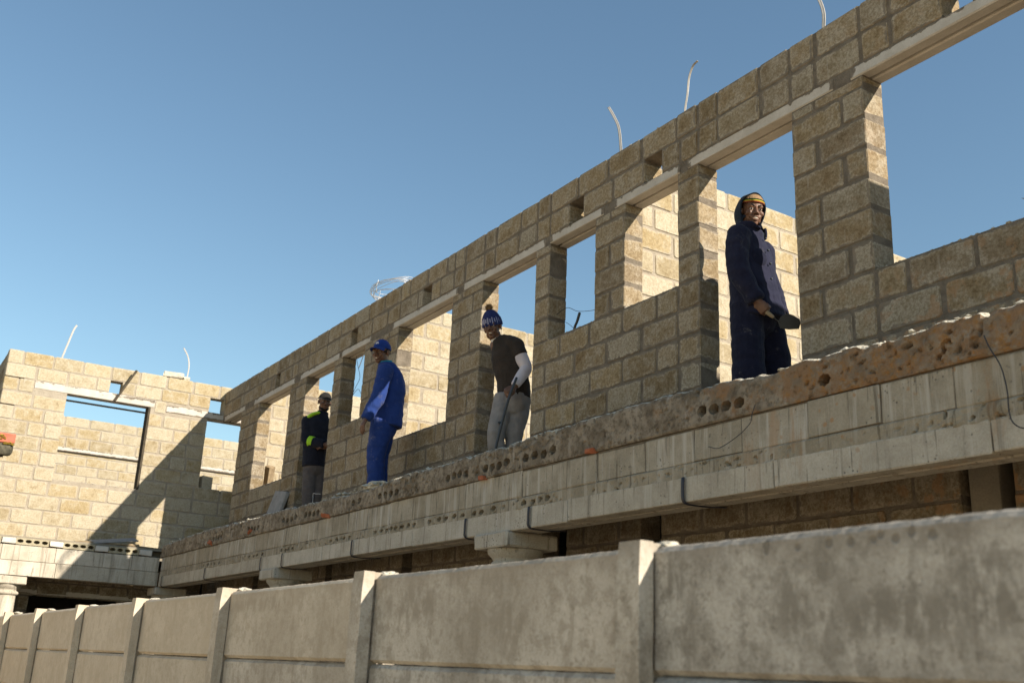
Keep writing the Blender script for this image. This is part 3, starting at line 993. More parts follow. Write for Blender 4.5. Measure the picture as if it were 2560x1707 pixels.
# --- beam carrying the slab edge
beam = thing('ring_beam', 'pale lintel beam running under the long slab edge on columns', 'beam', (-7, EY, 0.92))
binv = -Vector(beam.location)
bj = [-15.29, -13.10, -11.07, -9.4, -7.54, -5.40, -3.64, -2.45, -0.6, 1.15]
for a, b in zip(bj[:-1], bj[1:]):
    for y0, y1 in ((EY + 0.003, EY + 0.105), (EY + 0.13, EY + 0.24)):
        bm = bmesh.new()
        d = rng.uniform(-0.004, 0.004)
        add_box(bm, a + 0.003, b - 0.003, y0 + d * 0.5, y1, 0.922 + d, 1.062, 0.006, 0.002)
        link('beam_segment', bm_mesh('beam_segment', bm), M_BEAM, beam, binv)
bm = bmesh.new()
add_box(bm, -15.28, 1.1, EY + 0.09, EY + 0.15, 0.955, 1.05)
link('beam_mortar', bm_mesh('beam_mortar', bm), M_MORTAR, beam, binv)

# --- wing slab edge: rib ends and hollow blocks above a beam
EX = -15.30
wslab = thing('wing_slab', 'wing floor slab edge with white rib ends and four-hole hollow blocks', 'slab', (EX, 2.5, 1.0))
wsinv = -Vector(wslab.location)
bm = bmesh.new()
add_box(bm, -23.5, EX - 0.16, 0.0, 11.0, 1.42, 1.452)
add_box(bm, -23.5, EX - 0.30, 0.0, 11.0, 1.30, 1.418)
link('slab_body', bm_mesh('slab_body', bm), M_INNER, wslab, wsinv)
def hollow_block(y0, y1, z0, z1, x_face, depth=0.2, n=4):
    bm = bmesh.new()
    w = (y1 - y0) / n
    def vert(x, y, z):
        return bm.verts.new((x, y, z))
    for i in range(n):
        ya, yb = y0 + w * i, y0 + w * (i + 1)
        yc, zc = (ya + yb) / 2, (z0 + z1) / 2 + 0.004
        rect = [(ya, z0), (yc, z0), (yb, z0), (yb, zc), (yb, z1), (yc, z1), (ya, z1), (ya, zc)]
        ang = [225, 270, 315, 0, 45, 90, 135, 180]
        R = [vert(x_face, *p) for p in rect]
        H = [vert(x_face, yc + w * 0.40 * math.cos(RAD(q)), zc + 0.024 * math.sin(RAD(q))) for q in ang]
        D = [vert(x_face - 0.14, yc + w * 0.38 * math.cos(RAD(q)), zc + 0.022 * math.sin(RAD(q))) for q in ang]
        for k in range(8):
            k2 = (k + 1) % 8
            bm.faces.new((R[k], R[k2], H[k2], H[k]))
            bm.faces.new((H[k], H[k2], D[k2], D[k]))
        bm.faces.new(D)
    add_box(bm, x_face - depth, x_face - 0.001, y0, y1, z1 - 0.002, z1 + 0.004)
    add_box(bm, x_face - depth, x_face - 0.001, y0, y1, z0 - 0.004, z0 + 0.002)
    for q in (y0, y1):
        add_box(bm, x_face - depth, x_face - 0.001, q - 0.003, q + 0.003, z0, z1)
    bmesh.ops.remove_doubles(bm, verts=bm.verts, dist=0.0002)
    return bm_mesh('hollow_block', bm)
y = 1.731
M_HB = mat_simple('yellow_grey_block', (0.30, 0.265, 0.18), (0.37, 0.33, 0.24), 14, 120, 0.4, 0.005)
for k in range(-3, 4):
    ya = 1.731 + 0.592 * k
    bm = bmesh.new()
    add_box(bm, EX - 0.35, EX + 0.012, ya + 0.004, ya + 0.172, 1.335, 1.408, 0.006, 0.004)
    link('rib_end', bm_mesh('rib_end', bm), M_PALE, wslab, wsinv)
    if k < 3:
        link('hollow_block', hollow_block(ya + 0.18, ya + 0.585, 1.332, 1.412, EX - 0.01), M_HB, wslab, wsinv)
wbeam = thing('wing_beam', 'smooth pale beam under the wing slab, half in shadow', 'beam', (EX, 2.5, 0.92))
wbinv = -Vector(wbeam.location)
for z0, z1, ys in ((1.122, 1.318, (-0.3, 0.9, 1.75, 2.42, 3.04, 3.42, 3.80)), (0.928, 1.116, (-0.3, 2.45, 3.81))):
    for a, b in zip(ys[:-1], ys[1:]):
        bm = bmesh.new()
        add_box(bm, EX - 0.24, EX + rng.uniform(-0.003, 0.003), a + 0.002, b - 0.002, z0, z1, 0.004, 0.0015)
        link('beam_segment', bm_mesh('beam_segment', bm), M_BEAM, wbeam, wbinv)
bm = bmesh.new()
add_box(bm, EX - 0.232, EX - 0.012, -0.28, 3.79, 0.94, 1.31)
link('beam_mortar', bm_mesh('beam_mortar', bm), M_MORTARL, wbeam, wbinv)

# --- columns
def column(x, y, label):
    t = thing('column', label, 'column', (x, y, -1.5), 0, 'columns under the slab beams')
    bm = bmesh.new()
    add_box(bm, -0.218, 0.218, -0.218, 0.218, 2.312, 2.418, 0.012, 0.004)
    link('capital_plate', bm_mesh('capital_plate', bm), M_BEAM, t)
    bm = bmesh.new()
    prof = [(0.20, 2.311), (0.195, 2.285), (0.165, 2.255), (0.15, 2.235), (0.165, 2.222), (0.172, 2.205), (0.165, 2.188), (0.145, 2.175)]
    rings = [[bm.verts.new((r * math.cos(2 * math.pi * k / 28), r * math.sin(2 * math.pi * k / 28), z)) for k in range(28)] for r, z in prof]
    for a, b in zip(rings[:-1], rings[1:]):
        for k in range(28):
            bm.faces.new((a[k], b[k], b[(k + 1) % 28], a[(k + 1) % 28]))
    link('capital_neck', bm_mesh('capital_neck', bm, True), M_BEAM, t)
    bm = bmesh.new()
    rings = [[bm.verts.new((r * math.cos(2 * math.pi * k / 28), r * math.sin(2 * math.pi * k / 28), z)) for k in range(28)] for r, z in ((0.142, 2.18), (0.15, 1.3), (0.158, 0.12), (0.19, 0.1), (0.19, 0.0))]
    for a, b in zip(rings[:-1], rings[1:]):
        for k in range(28):
            bm.faces.new((a[k], b[k], b[(k + 1) % 28], a[(k + 1) % 28]))
    link('shaft', bm_mesh('shaft', bm, True), M_BEAM, t)
    return t
column(-6.27, 3.998, 'round column whose square capital shows behind the fence post in the middle')
column(-10.76, 3.998, 'round column under the slab edge, second capital from the corner')
column(-15.46, 3.998, 'round column in the shaded inside corner of the two beams')
column(-15.46, 1.90, 'sunlit round column under the wing beam at the left edge')
column(-1.80, 3.998, 'round column hidden behind the tall fence panel at right')

# ------------------------------------------------------------------ ground floor walls
gh = [(-3.19, -2.90, -1.6, 1.19), (-5.71, -5.49, -1.6, 1.19), (-6.95, -6.6, -1.6, 1.19), (-9.406, -9.18, -1.6, 1.19), (-11.323, -11.139, -1.6, 1.19), (-13.79, -13.58, -1.6, 1.19), (-16.2, -16.05, -1.6, 1.19)]
GC = [(0.12 + 0.2 * i + 0.006, 0.12 + 0.2 * i + 0.19) for i in range(5)]
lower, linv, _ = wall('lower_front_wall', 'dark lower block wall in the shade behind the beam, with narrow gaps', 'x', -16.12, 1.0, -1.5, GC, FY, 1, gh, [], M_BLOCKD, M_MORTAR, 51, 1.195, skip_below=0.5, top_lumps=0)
bm = bmesh.new()
add_box(bm, -3.165, -2.985, FY + 0.03, FY + 0.3, -1.5, 1.19, 0.01, 0.004)
link('door_pier', bm_mesh('door_pier', bm), M_INNER, lower, -linv)
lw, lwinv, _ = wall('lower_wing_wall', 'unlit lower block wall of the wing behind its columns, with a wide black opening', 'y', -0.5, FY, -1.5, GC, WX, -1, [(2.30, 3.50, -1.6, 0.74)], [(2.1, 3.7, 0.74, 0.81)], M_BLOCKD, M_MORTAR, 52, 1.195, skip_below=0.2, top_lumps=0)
# rear and end walls that close the ground floor
bm = bmesh.new()
add_box(bm, -23.5, 1.2, 10.8, 11.0, -1.5, 1.19)
add_box(bm, 1.0, 1.2, 3.9, 10.8, -1.5, 1.19)
add_box(bm, -23.5, -23.3, 0.0, 10.8, -1.5, 1.29)
add_box(bm, -23.3, -16.4, -0.3, -0.1, -1.5, 1.29)
rear = link('rear_wall', bm_mesh('rear_wall', bm), M_INNER)
tag(rear, 'plain rear walls closing the dark ground floor', 'wall', kind='thing')

# ------------------------------------------------------------------ precast fence
fence = thing('precast_fence', 'grey precast concrete panel fence with slotted posts in front of the building', 'fence', (-5, 1.6, -1.5))
fninv = -Vector(fence.location)
FA = 0.026
def fpt(i):
    return Vector((-2.03 - 1.5 * i * math.cos(FA), 1.695 - 1.5 * i * math.sin(FA), 0))
rng = random.Random(77)
def panel_mesh(seed, L=1.425):
    rnd = random.Random(seed)
    nx, nz = 90, 7
    H = 0.302
    th = 0.022
    verts, faces = [], []
    prof = [(-th * 0.2, 0.0, 0.3), (-th, 0.012, 0.6)] + [(-th, 0.02 + (H - 0.034) * k / (nz - 1), 0.3) for k in range(1, nz - 1)] + [(-th, H - 0.017, 0.8), (-th * 0.45, H - 0.005, 0.6), (th * 0.3, H, 0.6), (th * 0.6, H - 0.003, 0.6), (th, H - 0.014, 0.8), (th, 0.012, 0.3), (th * 0.2, 0.0, 0.3)]
    m = len(prof)
    sag = rnd.uniform(-0.0015, 0.0015)
    for i in range(nx + 1):
        x = -L / 2 + L * i / nx
        for (y, z, a) in prof:
            d = 0.0022 * a * fbm((x * 1.0 + seed * 3.7, y * 4, z), 6.0, 4)
            d2 = 0.0032 * a * mnoise.noise(Vector((x * 55 + seed, y * 40, z * 20)))
            verts.append((x, y + d * (0.6 if abs(y) > 0.015 else 0), z + d + d2 + sag * (1 - (2 * x / L) ** 2)))
    for i in range(nx):
        for j in range(m):
            a, b = i * m + j, i * m + (j + 1) % m
            faces.append((a, a + m, b + m, b))
    faces.append([j for j in range(m)][::-1][::-1])
    faces.append([nx * m + j for j in range(m)][::-1])
    me = mesh('panel', verts, faces)
    bm = bmesh.new()
    bm.from_mesh(me)
    bmesh.ops.recalc_face_normals(bm, faces=bm.faces)
    bm.to_mesh(me)
    bm.free()
    return me
PANELS = [panel_mesh(i) for i in range(5)]
for p in PANELS:
    p.materials.append(M_FENCE)
for i in range(-2, 9):
    p = fpt(i)
    tilt = rng.uniform(-0.006, 0.006)
    bm = bmesh.new()
    h = 0.325 + rng.uniform(-0.008, 0.012)
    # slotted post: H section in plan
    sec = [(-0.043, -0.075), (0.043, -0.075), (0.043, -0.03), (0.020, -0.027), (0.020, 0.027), (0.043, 0.03), (0.043, 0.075), (-0.043, 0.075), (-0.043, 0.03), (-0.020, 0.027), (-0.020, -0.027), (-0.043, -0.03)]
    nz = 26
    rings = []
    for k in range(nz + 1):
        z = -1.5 + (h + 1.5) * k / nz
        ins = 0.93 if k == nz else 1.0
        rings.append([bm.verts.new((x * ins + 0.0022 * mnoise.noise(Vector((x * 30 + i * 5, y * 30, z * 14))), y * ins + 0.0022 * mnoise.noise(Vector((x * 30, y * 30 + i * 3, z * 14 + 5))), z)) for x, y in sec])
    for a, b in zip(rings[:-1], rings[1:]):
        for k in range(12):
            bm.faces.new((a[k], a[(k + 1) % 12], b[(k + 1) % 12], b[k]))
    bm.faces.new(rings[-1])
    po = link('post', bm_mesh('post', bm), M_FENCE, fence, fninv + p, (0, tilt, FA))
    po['bounce_tone'] = min(max(0.25 + i / 5.0, 0.0), 1.0)
    bm = bmesh.new()
    bmesh.ops.create_icosphere(bm, subdivisions=3, radius=1.0)
    for vv_ in bm.verts:
        q = vv_.co.copy()
        s = 1.0 + 0.35 * fbm(q + Vector((i * 3.1, 0, 0)), 1.6, 4)
        vv_.co = Vector((q.x * 0.034 * s + 0.016, q.y * 0.035 * s + 0.045, max(q.z * 0.012 * s, -0.02) + h - 0.004))
    link('mortar_cap', bm_mesh('mortar_cap', bm), M_CRUMB, fence, fninv + p, (0, tilt, FA))
    mid = (fpt(i) + fpt(i + 1)) / 2
    if i < 8:
        for r in range(6):
            o = bpy.data.objects.new('panel', PANELS[rng.randrange(5)])
            C.objects.link(o)
            o.parent = fence
            o['bounce_tone'] = min(max((i + 1) / 3.5 + rng.uniform(-0.15, 0.15), 0.0), 1.0)  # rises leftwards, where bounced light is mixed into the panel colour
            o.location = fninv + mid + Vector((0, rng.uniform(-0.004, 0.004), 0.008 - 0.304 * r))
            o.rotation_euler = (rng.uniform(-0.006, 0.006), rng.uniform(-0.003, 0.003), FA + (math.pi if rng.random() < 0.4 else 0))

# ------------------------------------------------------------------ straps, rods and wires
def ribbon(name, pts, w, t, wdir, n=6):
    """flat strap following pts, width along wdir"""
    S = [Vector(p) for p in catmull(pts, n)]
    wd = Vector(wdir).normalized()
    bm = bmesh.new()
    rings = []
    for i, p in enumerate(S):
        tn = (S[min(i + 1, len(S) - 1)] - S[max(i - 1, 0)]).normalized()
        nn = tn.cross(wd).normalized()
        ww = nn.cross(tn)
        crown = 0.25 * w
        rings.append([bm.verts.new(p + ww * a + nn * b) for a, b in ((-w / 2, 0), (-w / 5, crown * 0.5), (w / 5, crown * 0.5), (w / 2, 0), (w / 2, -t), (w / 5, crown * 0.5 - t), (-w / 5, crown * 0.5 - t), (-w / 2, -t))])
    for a, b in zip(rings[:-1], rings[1:]):
        for k in range(8):
            bm.faces.new((a[k], a[(k + 1) % 8], b[(k + 1) % 8], b[k]))
    bm.faces.new(list(reversed(rings[0])))
    bm.faces.new(rings[-1])
    return bm_mesh(name, bm, True)
YS = FYC
def strap(label, pts, w=0.024, wd=(0.8, 0.6, 0)):
    base = Vector(pts[0])
    me = ribbon('metal_strap', [Vector(p) - base for p in pts], w, 0.002, wd)
    o = link('metal_strap', me, M_STRAP, None, base)
    tag(o, label, 'strap', 'roof straps standing out of the wall tops', 'thing')
strap('bent pale roof strap curving left, left of the two on the front wall', [(-6.10, YS, 4.04), (-6.10, YS, 4.14), (-6.13, YS, 4.352), (-6.20, YS, 4.50), (-6.28, YS, 4.63)])
strap('tall thin roof strap hooked right at its tip, above the narrow front windows', [(-5.32, YS, 4.04), (-5.313, YS, 4.15), (-5.285, YS, 4.27), (-5.265, YS, 4.40), (-5.22, YS, 4.485), (-5.165, YS, 4.505)], 0.016, (0.6, 0.8, 0))
strap('roof strap at the upper right, cut by the top of the picture', [(-3.965, YS, 4.04), (-3.955, YS, 4.14), (-3.95, YS, 4.24), (-3.98, YS, 4.36), (-4.03, YS, 4.46)])
strap('straight pale roof strap leaning right on the sunlit wing wall', [(WXC, 2.18, 4.12), (WXC, 2.19, 4.2), (WXC, 2.24, 4.45), (WXC, 2.275, 4.62), (WXC, 2.31, 4.71)], 0.026, (0.2, 1, 0))
strap('thin curved roof strap beside the loose bricks on the wing wall', [(WXC, 4.03, 4.1), (WXC, 4.05, 4.25), (WXC, 4.05, 4.42), (WXC, 4.01, 4.56), (WXC, 3.93, 4.68)], 0.02, (0.2, 1, 0))
strap('faint thin strap end beyond the left corner of the wing wall', [(-18.5, 1.5, 4.3), (-18.5, 1.62, 4.42), (-18.5, 1.80, 4.55)], 0.02, (0.2, 1, 0.3))
strap('short hooked strap tip above the sill at the right edge', [(-2.45, 4.75, 2.27), (-2.50, 4.75, 2.36), (-2.60, 4.75, 2.385), (-2.69, 4.75, 2.40), (-2.74, 4.75, 2.43)], 0.016, (0, 1, 0.3))

# coil of wire lying on the wall top
coil = thing('wire_coil', 'loose coil of bright wire lying on top of the front wall', 'wire coil', (-10.36, YS + 0.02, ZT))
rng = random.Random(3)
for k in range(9):
    pts = []
    rr = 0.30 + rng.uniform(-0.05, 0.05)
    ph = rng.uniform(0, 6.28)
    tx, ty = rng.uniform(-0.12, 0.12), rng.uniform(-0.10, 0.10)
    for q in range(17):
        a = ph + 2 * math.pi * q / 16 * 1.02
        x, y = rr * math.cos(a) * 1.1, rr * 0.75 * math.sin(a)
        pts.append((x, y, 0.03 + 0.014 * k + tx * x + ty * y + 0.012 * math.sin(3 * a + k)))
    link('wire_loop', wire_mesh('wire_loop', pts, 0.0027, 2), M_WIRE, coil)
for k in range(4):
    a = k * 1.5 + 0.3
    p = Vector((0.31 * math.cos(a), 0.22 * math.sin(a), 0))
    link('wire_tie', wire_mesh('wire_tie', [p + Vector((0, 0, -0.0)), p * 1.05 + Vector((0, 0, 0.08)), p * 0.96 + Vector((0, 0, 0.16))], 0.004), M_WIRE, coil)

# black straps round the beam
for i, (x, lab) in enumerate(((-15.09, 'in the shaded corner'), (-13.09, 'second from the corner'), (-11.07, 'left of the second capital'), (-10.43, 'right of the second capital'), (-8.695, 'midway between two capitals'),
                              (-6.675, 'just left of the middle capital'), (-5.83, 'just right of the middle capital'), (-4.293, 'below the row of four slab holes at right'))):
    w = 0.024 if x > -9 else 0.018
    pts = [(0, -0.012, 0.135), (0.002, -0.016, 0.10), (0.0, -0.015, 0.05), (0.002, -0.012, 0.008), (0.008, 0.02, -0.012), (0.03, 0.14, -0.014), (0.05, 0.26, -0.006)]
    o = link('tie_strap', ribbon('tie_strap', pts, w, 0.004, (1, 0, 0)), M_BSTRAP, None, (x, EY, 0.922))
    tag(o, 'black strap hanging round the pale beam, ' + lab, 'strap', 'black straps round the beam', 'thing')

def loose_wire(label, pts, r, mat, name='loose_wire'):
    b = Vector(pts[0])
    o = link(name, wire_mesh(name, [Vector(p) - b for p in pts], r, 5), mat, None, b)
    tag(o, label, 'wire', None, 'thing')
loose_wire('thin wire hanging in a curve from the slab edge below the hooded worker', [(-3.725, 3.80, 1.36), (-3.74, 3.79, 1.31), (-3.757, 3.79, 1.264), (-3.85, 3.79, 1.212), (-3.983, 3.79, 1.172), (-4.066, 3.79, 1.191)], 0.0022, M_DWIRE)
loose_wire('dark cable drooping down the muddy slab edge at the right', [(-2.41, 3.78, 1.40), (-2.391, 3.78, 1.343), (-2.35, 3.78, 1.253), (-2.334, 3.78, 1.148), (-2.335, 3.78, 1.065), (-2.317, 3.78, 1.01), (-2.25, 3.78, 0.985), (-2.1, 3.79, 1.02)], 0.0028, M_DWIRE)
loose_wire('small bent wire sticking up from the slab edge by the leftmost worker', [(-9.962, 3.9, 1.48), (-9.965, 3.9, 1.58), (-9.971, 3.9, 1.632), (-9.90, 3.9, 1.622), (-9.768, 3.9, 1.606)], 0.0022, M_WIRE)
loose_wire('thin wire crossing the narrow window right of the beanie worker', [(-6.98, 4.76, 2.93), (-6.81, 4.76, 2.955), (-6.65, 4.76, 2.88), (-6.43, 4.76, 2.83), (-6.29, 4.76, 2.83)], 0.0024, M_DWIRE)
loose_wire('second thin wire curling down in the narrow window right of the beanie worker', [(-6.97, 4.78, 2.90), (-6.85, 4.78, 2.84), (-6.75, 4.78, 2.77), (-6.70, 4.78, 2.70)], 0.002, M_DWIRE)
loose_wire('short thick dark wire stub on the sill of the narrow window', [(-6.72, 4.77, 2.69), (-6.70, 4.77, 2.76), (-6.67, 4.77, 2.80), (-6.64, 4.77, 2.86)], 0.012, M_STEEL, 'wire_stub')
loose_wire('tangled thin wire hanging in the small window left of the blue worker', [(-11.27, 4.78, 3.57), (-11.19, 4.78, 3.42), (-11.10, 4.78, 3.26), (-11.2, 4.78, 3.16), (-11.27, 4.78, 3.08), (-11.12, 4.78, 3.12), (-11.0, 4.78, 3.02)], 0.003, M_DWIRE)
loose_wire('pale cord hanging in the small window left of the blue worker', [(-11.05, 4.79, 3.57), (-11.13, 4.79, 3.46), (-11.18, 4.79, 3.40)], 0.005, M_WIRE)

# ------------------------------------------------------------------ loose things on the slabs
def boxthing(name, label, cat, size, loc, rot, mat, group=None, bev=0.006, jit=0.004):
    bm = bmesh.new()
    add_box(bm, -size[0] / 2, size[0] / 2, -size[1] / 2, size[1] / 2, -size[2] / 2, size[2] / 2, bev, jit)
    o = link(name, bm_mesh(name, bm), mat, None, loc, rot)
    o['length'] = size[0]
    return tag(o, label, cat, group, 'thing')
boxthing('concrete_slab', 'grey flat concrete slab leaning on the wall under the left window', 'slab', (0.44, 0.05, 0.62), (-13.03, 4.585, 1.80), (RAD(-13), RAD(9), 0), M_SLATE, None, 0.008, 0.006)
boxthing('plank', 'weathered plank lying on the wing slab across the shadow edge', 'plank', (0.11, 0.86, 0.03), (-15.62, 3.12, 1.475), (RAD(1), 0, RAD(-6)), M_WOOD)
boxthing('plank', 'grey board tilted up on the wing slab inside the shadow', 'plank', (0.22, 0.62, 0.022), (-15.66, 3.22, 1.53), (RAD(9), RAD(14), RAD(8)), M_SLATE)
boxthing('plank', 'thin pale lath on the wing slab close to the inside corner', 'plank', (0.05, 0.62, 0.018), (-15.52, 3.60, 1.468), (RAD(-1), 0, RAD(4)), M_WOOD)
boxthing('loose_brick', 'pale loose brick resting on top of the wing wall', 'brick', (0.16, 0.30, 0.08), (WXC + 0.02, 3.83, 4.19), (0, RAD(-6), RAD(-12)), M_CRUMB, None, 0.012, 0.008)
boxthing('loose_brick', 'smaller broken brick beside the curved strap on the wing wall', 'brick', (0.13, 0.11, 0.06), (WXC + 0.02, 4.02, 4.175), (0, 0, RAD(8)), M_CRUMB, None, 0.012, 0.008)
boxthing('standing_block', 'concrete block standing on end in the shaded wing window', 'block', (0.12, 0.17, 0.24), (WX - 0.1, 4.56, 2.575), (0, 0, RAD(10)), M_BLOCK_SUNLIT)
# sloping stick on the wing wall
p0, p1 = Vector((WX + 0.10, 3.235, 4.13)), Vector((WX + 0.05, 2.995, 3.615))
d = (p1 - p0)
boxthing('timber_stick', 'dark stick slanting across the wing wall beside its vent hole', 'stick', (0.03, 0.035, d.length), (p0 + p1) / 2, d.to_track_quat('Z', 'Y').to_euler(), M_DWOOD)
# rubble and brick bits on and in the broken edge
rng = random.Random(15)
pts = [(rng.uniform(-15.2, -1.2), EY + rng.uniform(0.02, 0.25), 1.525 + rng.uniform(-0.01, 0.015)) for _ in range(420)]
rub = link('rubble', lumps_mesh(pts, 0.006, 0.024, 4), M_CRUMB, kind='stuff')
tag(rub, 'crumbs of mortar strewn along the broken slab edge', 'rubble')
for (x, y, z, s, lab) in ((-11.55, EY - 0.01, 1.372, 0.05, 'red brick fragment stuck in the slab edge left of the leftmost worker'), (-5.15, EY - 0.012, 1.338, 0.045, 'orange brick chip wedged under the slab edge right of the middle'),
                          (-13.0, EY - 0.015, 1.36, 0.06, 'red brick sliver poking out of the slab edge near the corner'), (-9.35, EY - 0.008, 1.338, 0.06, 'orange brick chip under the slab edge below the leftmost worker'), (-6.47, EY - 0.008, 1.336, 0.05, 'brown brick chip under the slab edge below the beanie worker')):
    boxthing('brick_fragment', lab, 'brick', (s * 2, s, s * 0.7), (x, y + 0.01, z), (rng.uniform(-0.4, 0.4), rng.uniform(-0.4, 0.4), rng.uniform(-0.5, 0.5)), M_BRICKR, 'brick bits in the slab edge', 0.008, 0.008)
bm = bmesh.new()
bmesh.ops.create_icosphere(bm, subdivisions=3, radius=1.0)
for q in bm.verts:
    s = 1 + 0.5 * fbm(q.co, 1.7, 4)
    q.co = Vector((q.co.x * 0.17 * s, q.co.y * 0.09 * s, q.co.z * 0.035 * s))
o = link('mortar_heap', bm_mesh('mortar_heap', bm), M_CRUMB, None, (-8.52, EY + 0.10, 1.535))
tag(o, 'small pale heap of mortar at the feet of the worker in blue', 'rubble heap', None, 'thing')

# broken recess with debris in the inner wall seen through the leftmost window
boxthing('broken_block', 'broken brown block propped in the leftmost front window', 'block', (0.14, 0.10, 0.32), (-14.72, 5.05, 2.56), (0.1, 0.25, 0.3), M_WOOD, None, 0.02, 0.015)

# ------------------------------------------------------------------ tiled roof corner at the left edge
roof = thing('roof_corner', 'corner of a red tiled roof edge with lichen and mossy under-tiles at the left', 'roof', (-14.6, 1.0, -1.5))
ri = -Vector(roof.location)
for a, b in ((0.2, 0.72), (0.725, 1.18), (1.185, 1.592)):
    bm = bmesh.new()
    add_box(bm, -14.85, -14.6, a, b, 2.525, 2.645, 0.01, 0.004)
    link('ridge_tile', bm_mesh('ridge_tile', bm), M_TILE, roof, ri)
bm = bmesh.new()
add_tube(bm, [(-14.66, 0.2, 2.45), (-14.66, 1.2, 2.45), (-14.66, 1.54, 2.45)], [(0.055, 0.09)] * 3, ref=(1, 0, 0), n=3, seg=14)
link('under_tile', bm_mesh('under_tile', bm, True), M_MOSS, roof, ri)
bm = bmesh.new()
add_tube(bm, [(-14.68, 0.2, 2.33), (-14.68, 1.2, 2.33), (-14.68, 1.40, 2.32)], [(0.055, 0.06)] * 3, ref=(1, 0, 0), n=3, seg=14)
link('under_tile', bm_mesh('under_tile', bm, True), M_MOSS, roof, ri)
rng = random.Random(8)
pts = [(-14.597, 1.44 + rng.uniform(-0.035, 0.035), 2.585 + rng.uniform(-0.03, 0.03)) for _ in range(26)] + [(-14.60, rng.uniform(1.46, 1.585), 2.52 + rng.uniform(-0.02, 0.012)) for _ in range(34)]
link('lichen', lumps_mesh(pts, 0.006, 0.014, 2), M_LICHEN, roof, ri, kind='stuff')
bm = bmesh.new()
add_box(bm, -14.9, -14.55, 0.2, 0.9, -1.5, 2.3)
link('gate_pier', bm_mesh('gate_pier', bm), M_BEAM, roof, ri)
bm = bmesh.new()
add_box(bm, -14.80, -14.74, 0.2, 1.5, 2.36, 2.52)
link('rafter', bm_mesh('rafter', bm), M_DWOOD, roof, ri)

# ------------------------------------------------------------------ people
def V3(*a):
    return Vector(a)

TMP = bpy.data.scenes.new('workbench')
def remesh_obj(name, bm, voxel, mat, parent, smooth=2, fold=0.0, fscale=9.0, seed=0, stretch=(1, 1, 0.45), bands=None):
    """union of overlapping closed shapes as one continuous surface"""
    me = bm_mesh(name + '_src', bm)
    o = bpy.data.objects.new(name, me)
    TMP.collection.objects.link(o)
    r = o.modifiers.new('r', 'REMESH')
    r.mode = 'VOXEL'
    r.voxel_size = voxel
    if smooth:
        s = o.modifiers.new('s', 'SMOOTH')
        s.factor = 0.5
        s.iterations = smooth
    with bpy.context.temp_override(scene=TMP, view_layer=TMP.view_layers[0]):
        dg = bpy.context.evaluated_depsgraph_get()
    dg.update()
    m2 = bpy.data.meshes.new_from_object(o.evaluated_get(dg))
    TMP.collection.objects.unlink(o)
    C.objects.link(o)
    o.modifiers.clear()
    o.data = m2
    bpy.data.meshes.remove(me)
    m2.name = name
    m2.materials.clear()
    m2.materials.append(mat)
    if fold > 0:
        n = len(m2.vertices)
        co = np.empty(n * 3, np.float32)
        no = np.empty(n * 3, np.float32)
        m2.vertices.foreach_get('co', co)
        m2.vertices.foreach_get('normal', no)
        co = co.reshape(-1, 3)
        no = no.reshape(-1, 3)
        am = np.empty(n, np.float32)
        for i in range(n):
            x, y, z = (float(t) for t in co[i])
            q = Vector((x * stretch[0], y * stretch[1], z * stretch[2])) * fscale
            w = mnoise.noise_vector(q * 0.6 + Vector((seed, 0, 0))) * 0.7
            n1 = 1 - abs(mnoise.noise(q + w + Vector((seed, 7, 0)))) * 2.4
            n2 = mnoise.noise(Vector((x * 6 + seed, y * 6, z * 22)) + w)
            am[i] = fold * (n1 * 0.7 + n2 * 0.6)
        co = co + no * am[:, None]
        m2.vertices.foreach_set('co', co.ravel())
        m2.update()
    m2.polygons.foreach_set('use_smooth', [True] * len(m2.polygons))
    o.parent = parent
    return o

def basis(fwd, tilt=0.0):
    """3x3 with columns side, forward, up; tilt rolls the head to its own side"""
    f = Vector(fwd).normalized()
    s = f.cross(Vector((0, 0, 1))).normalized()
    u = s.cross(f)
    c, k = math.cos(tilt), math.sin(tilt)
    s2, u2 = s * c + u * k, u * c - s * k
    return Matrix((s2, f, u2)).transposed()

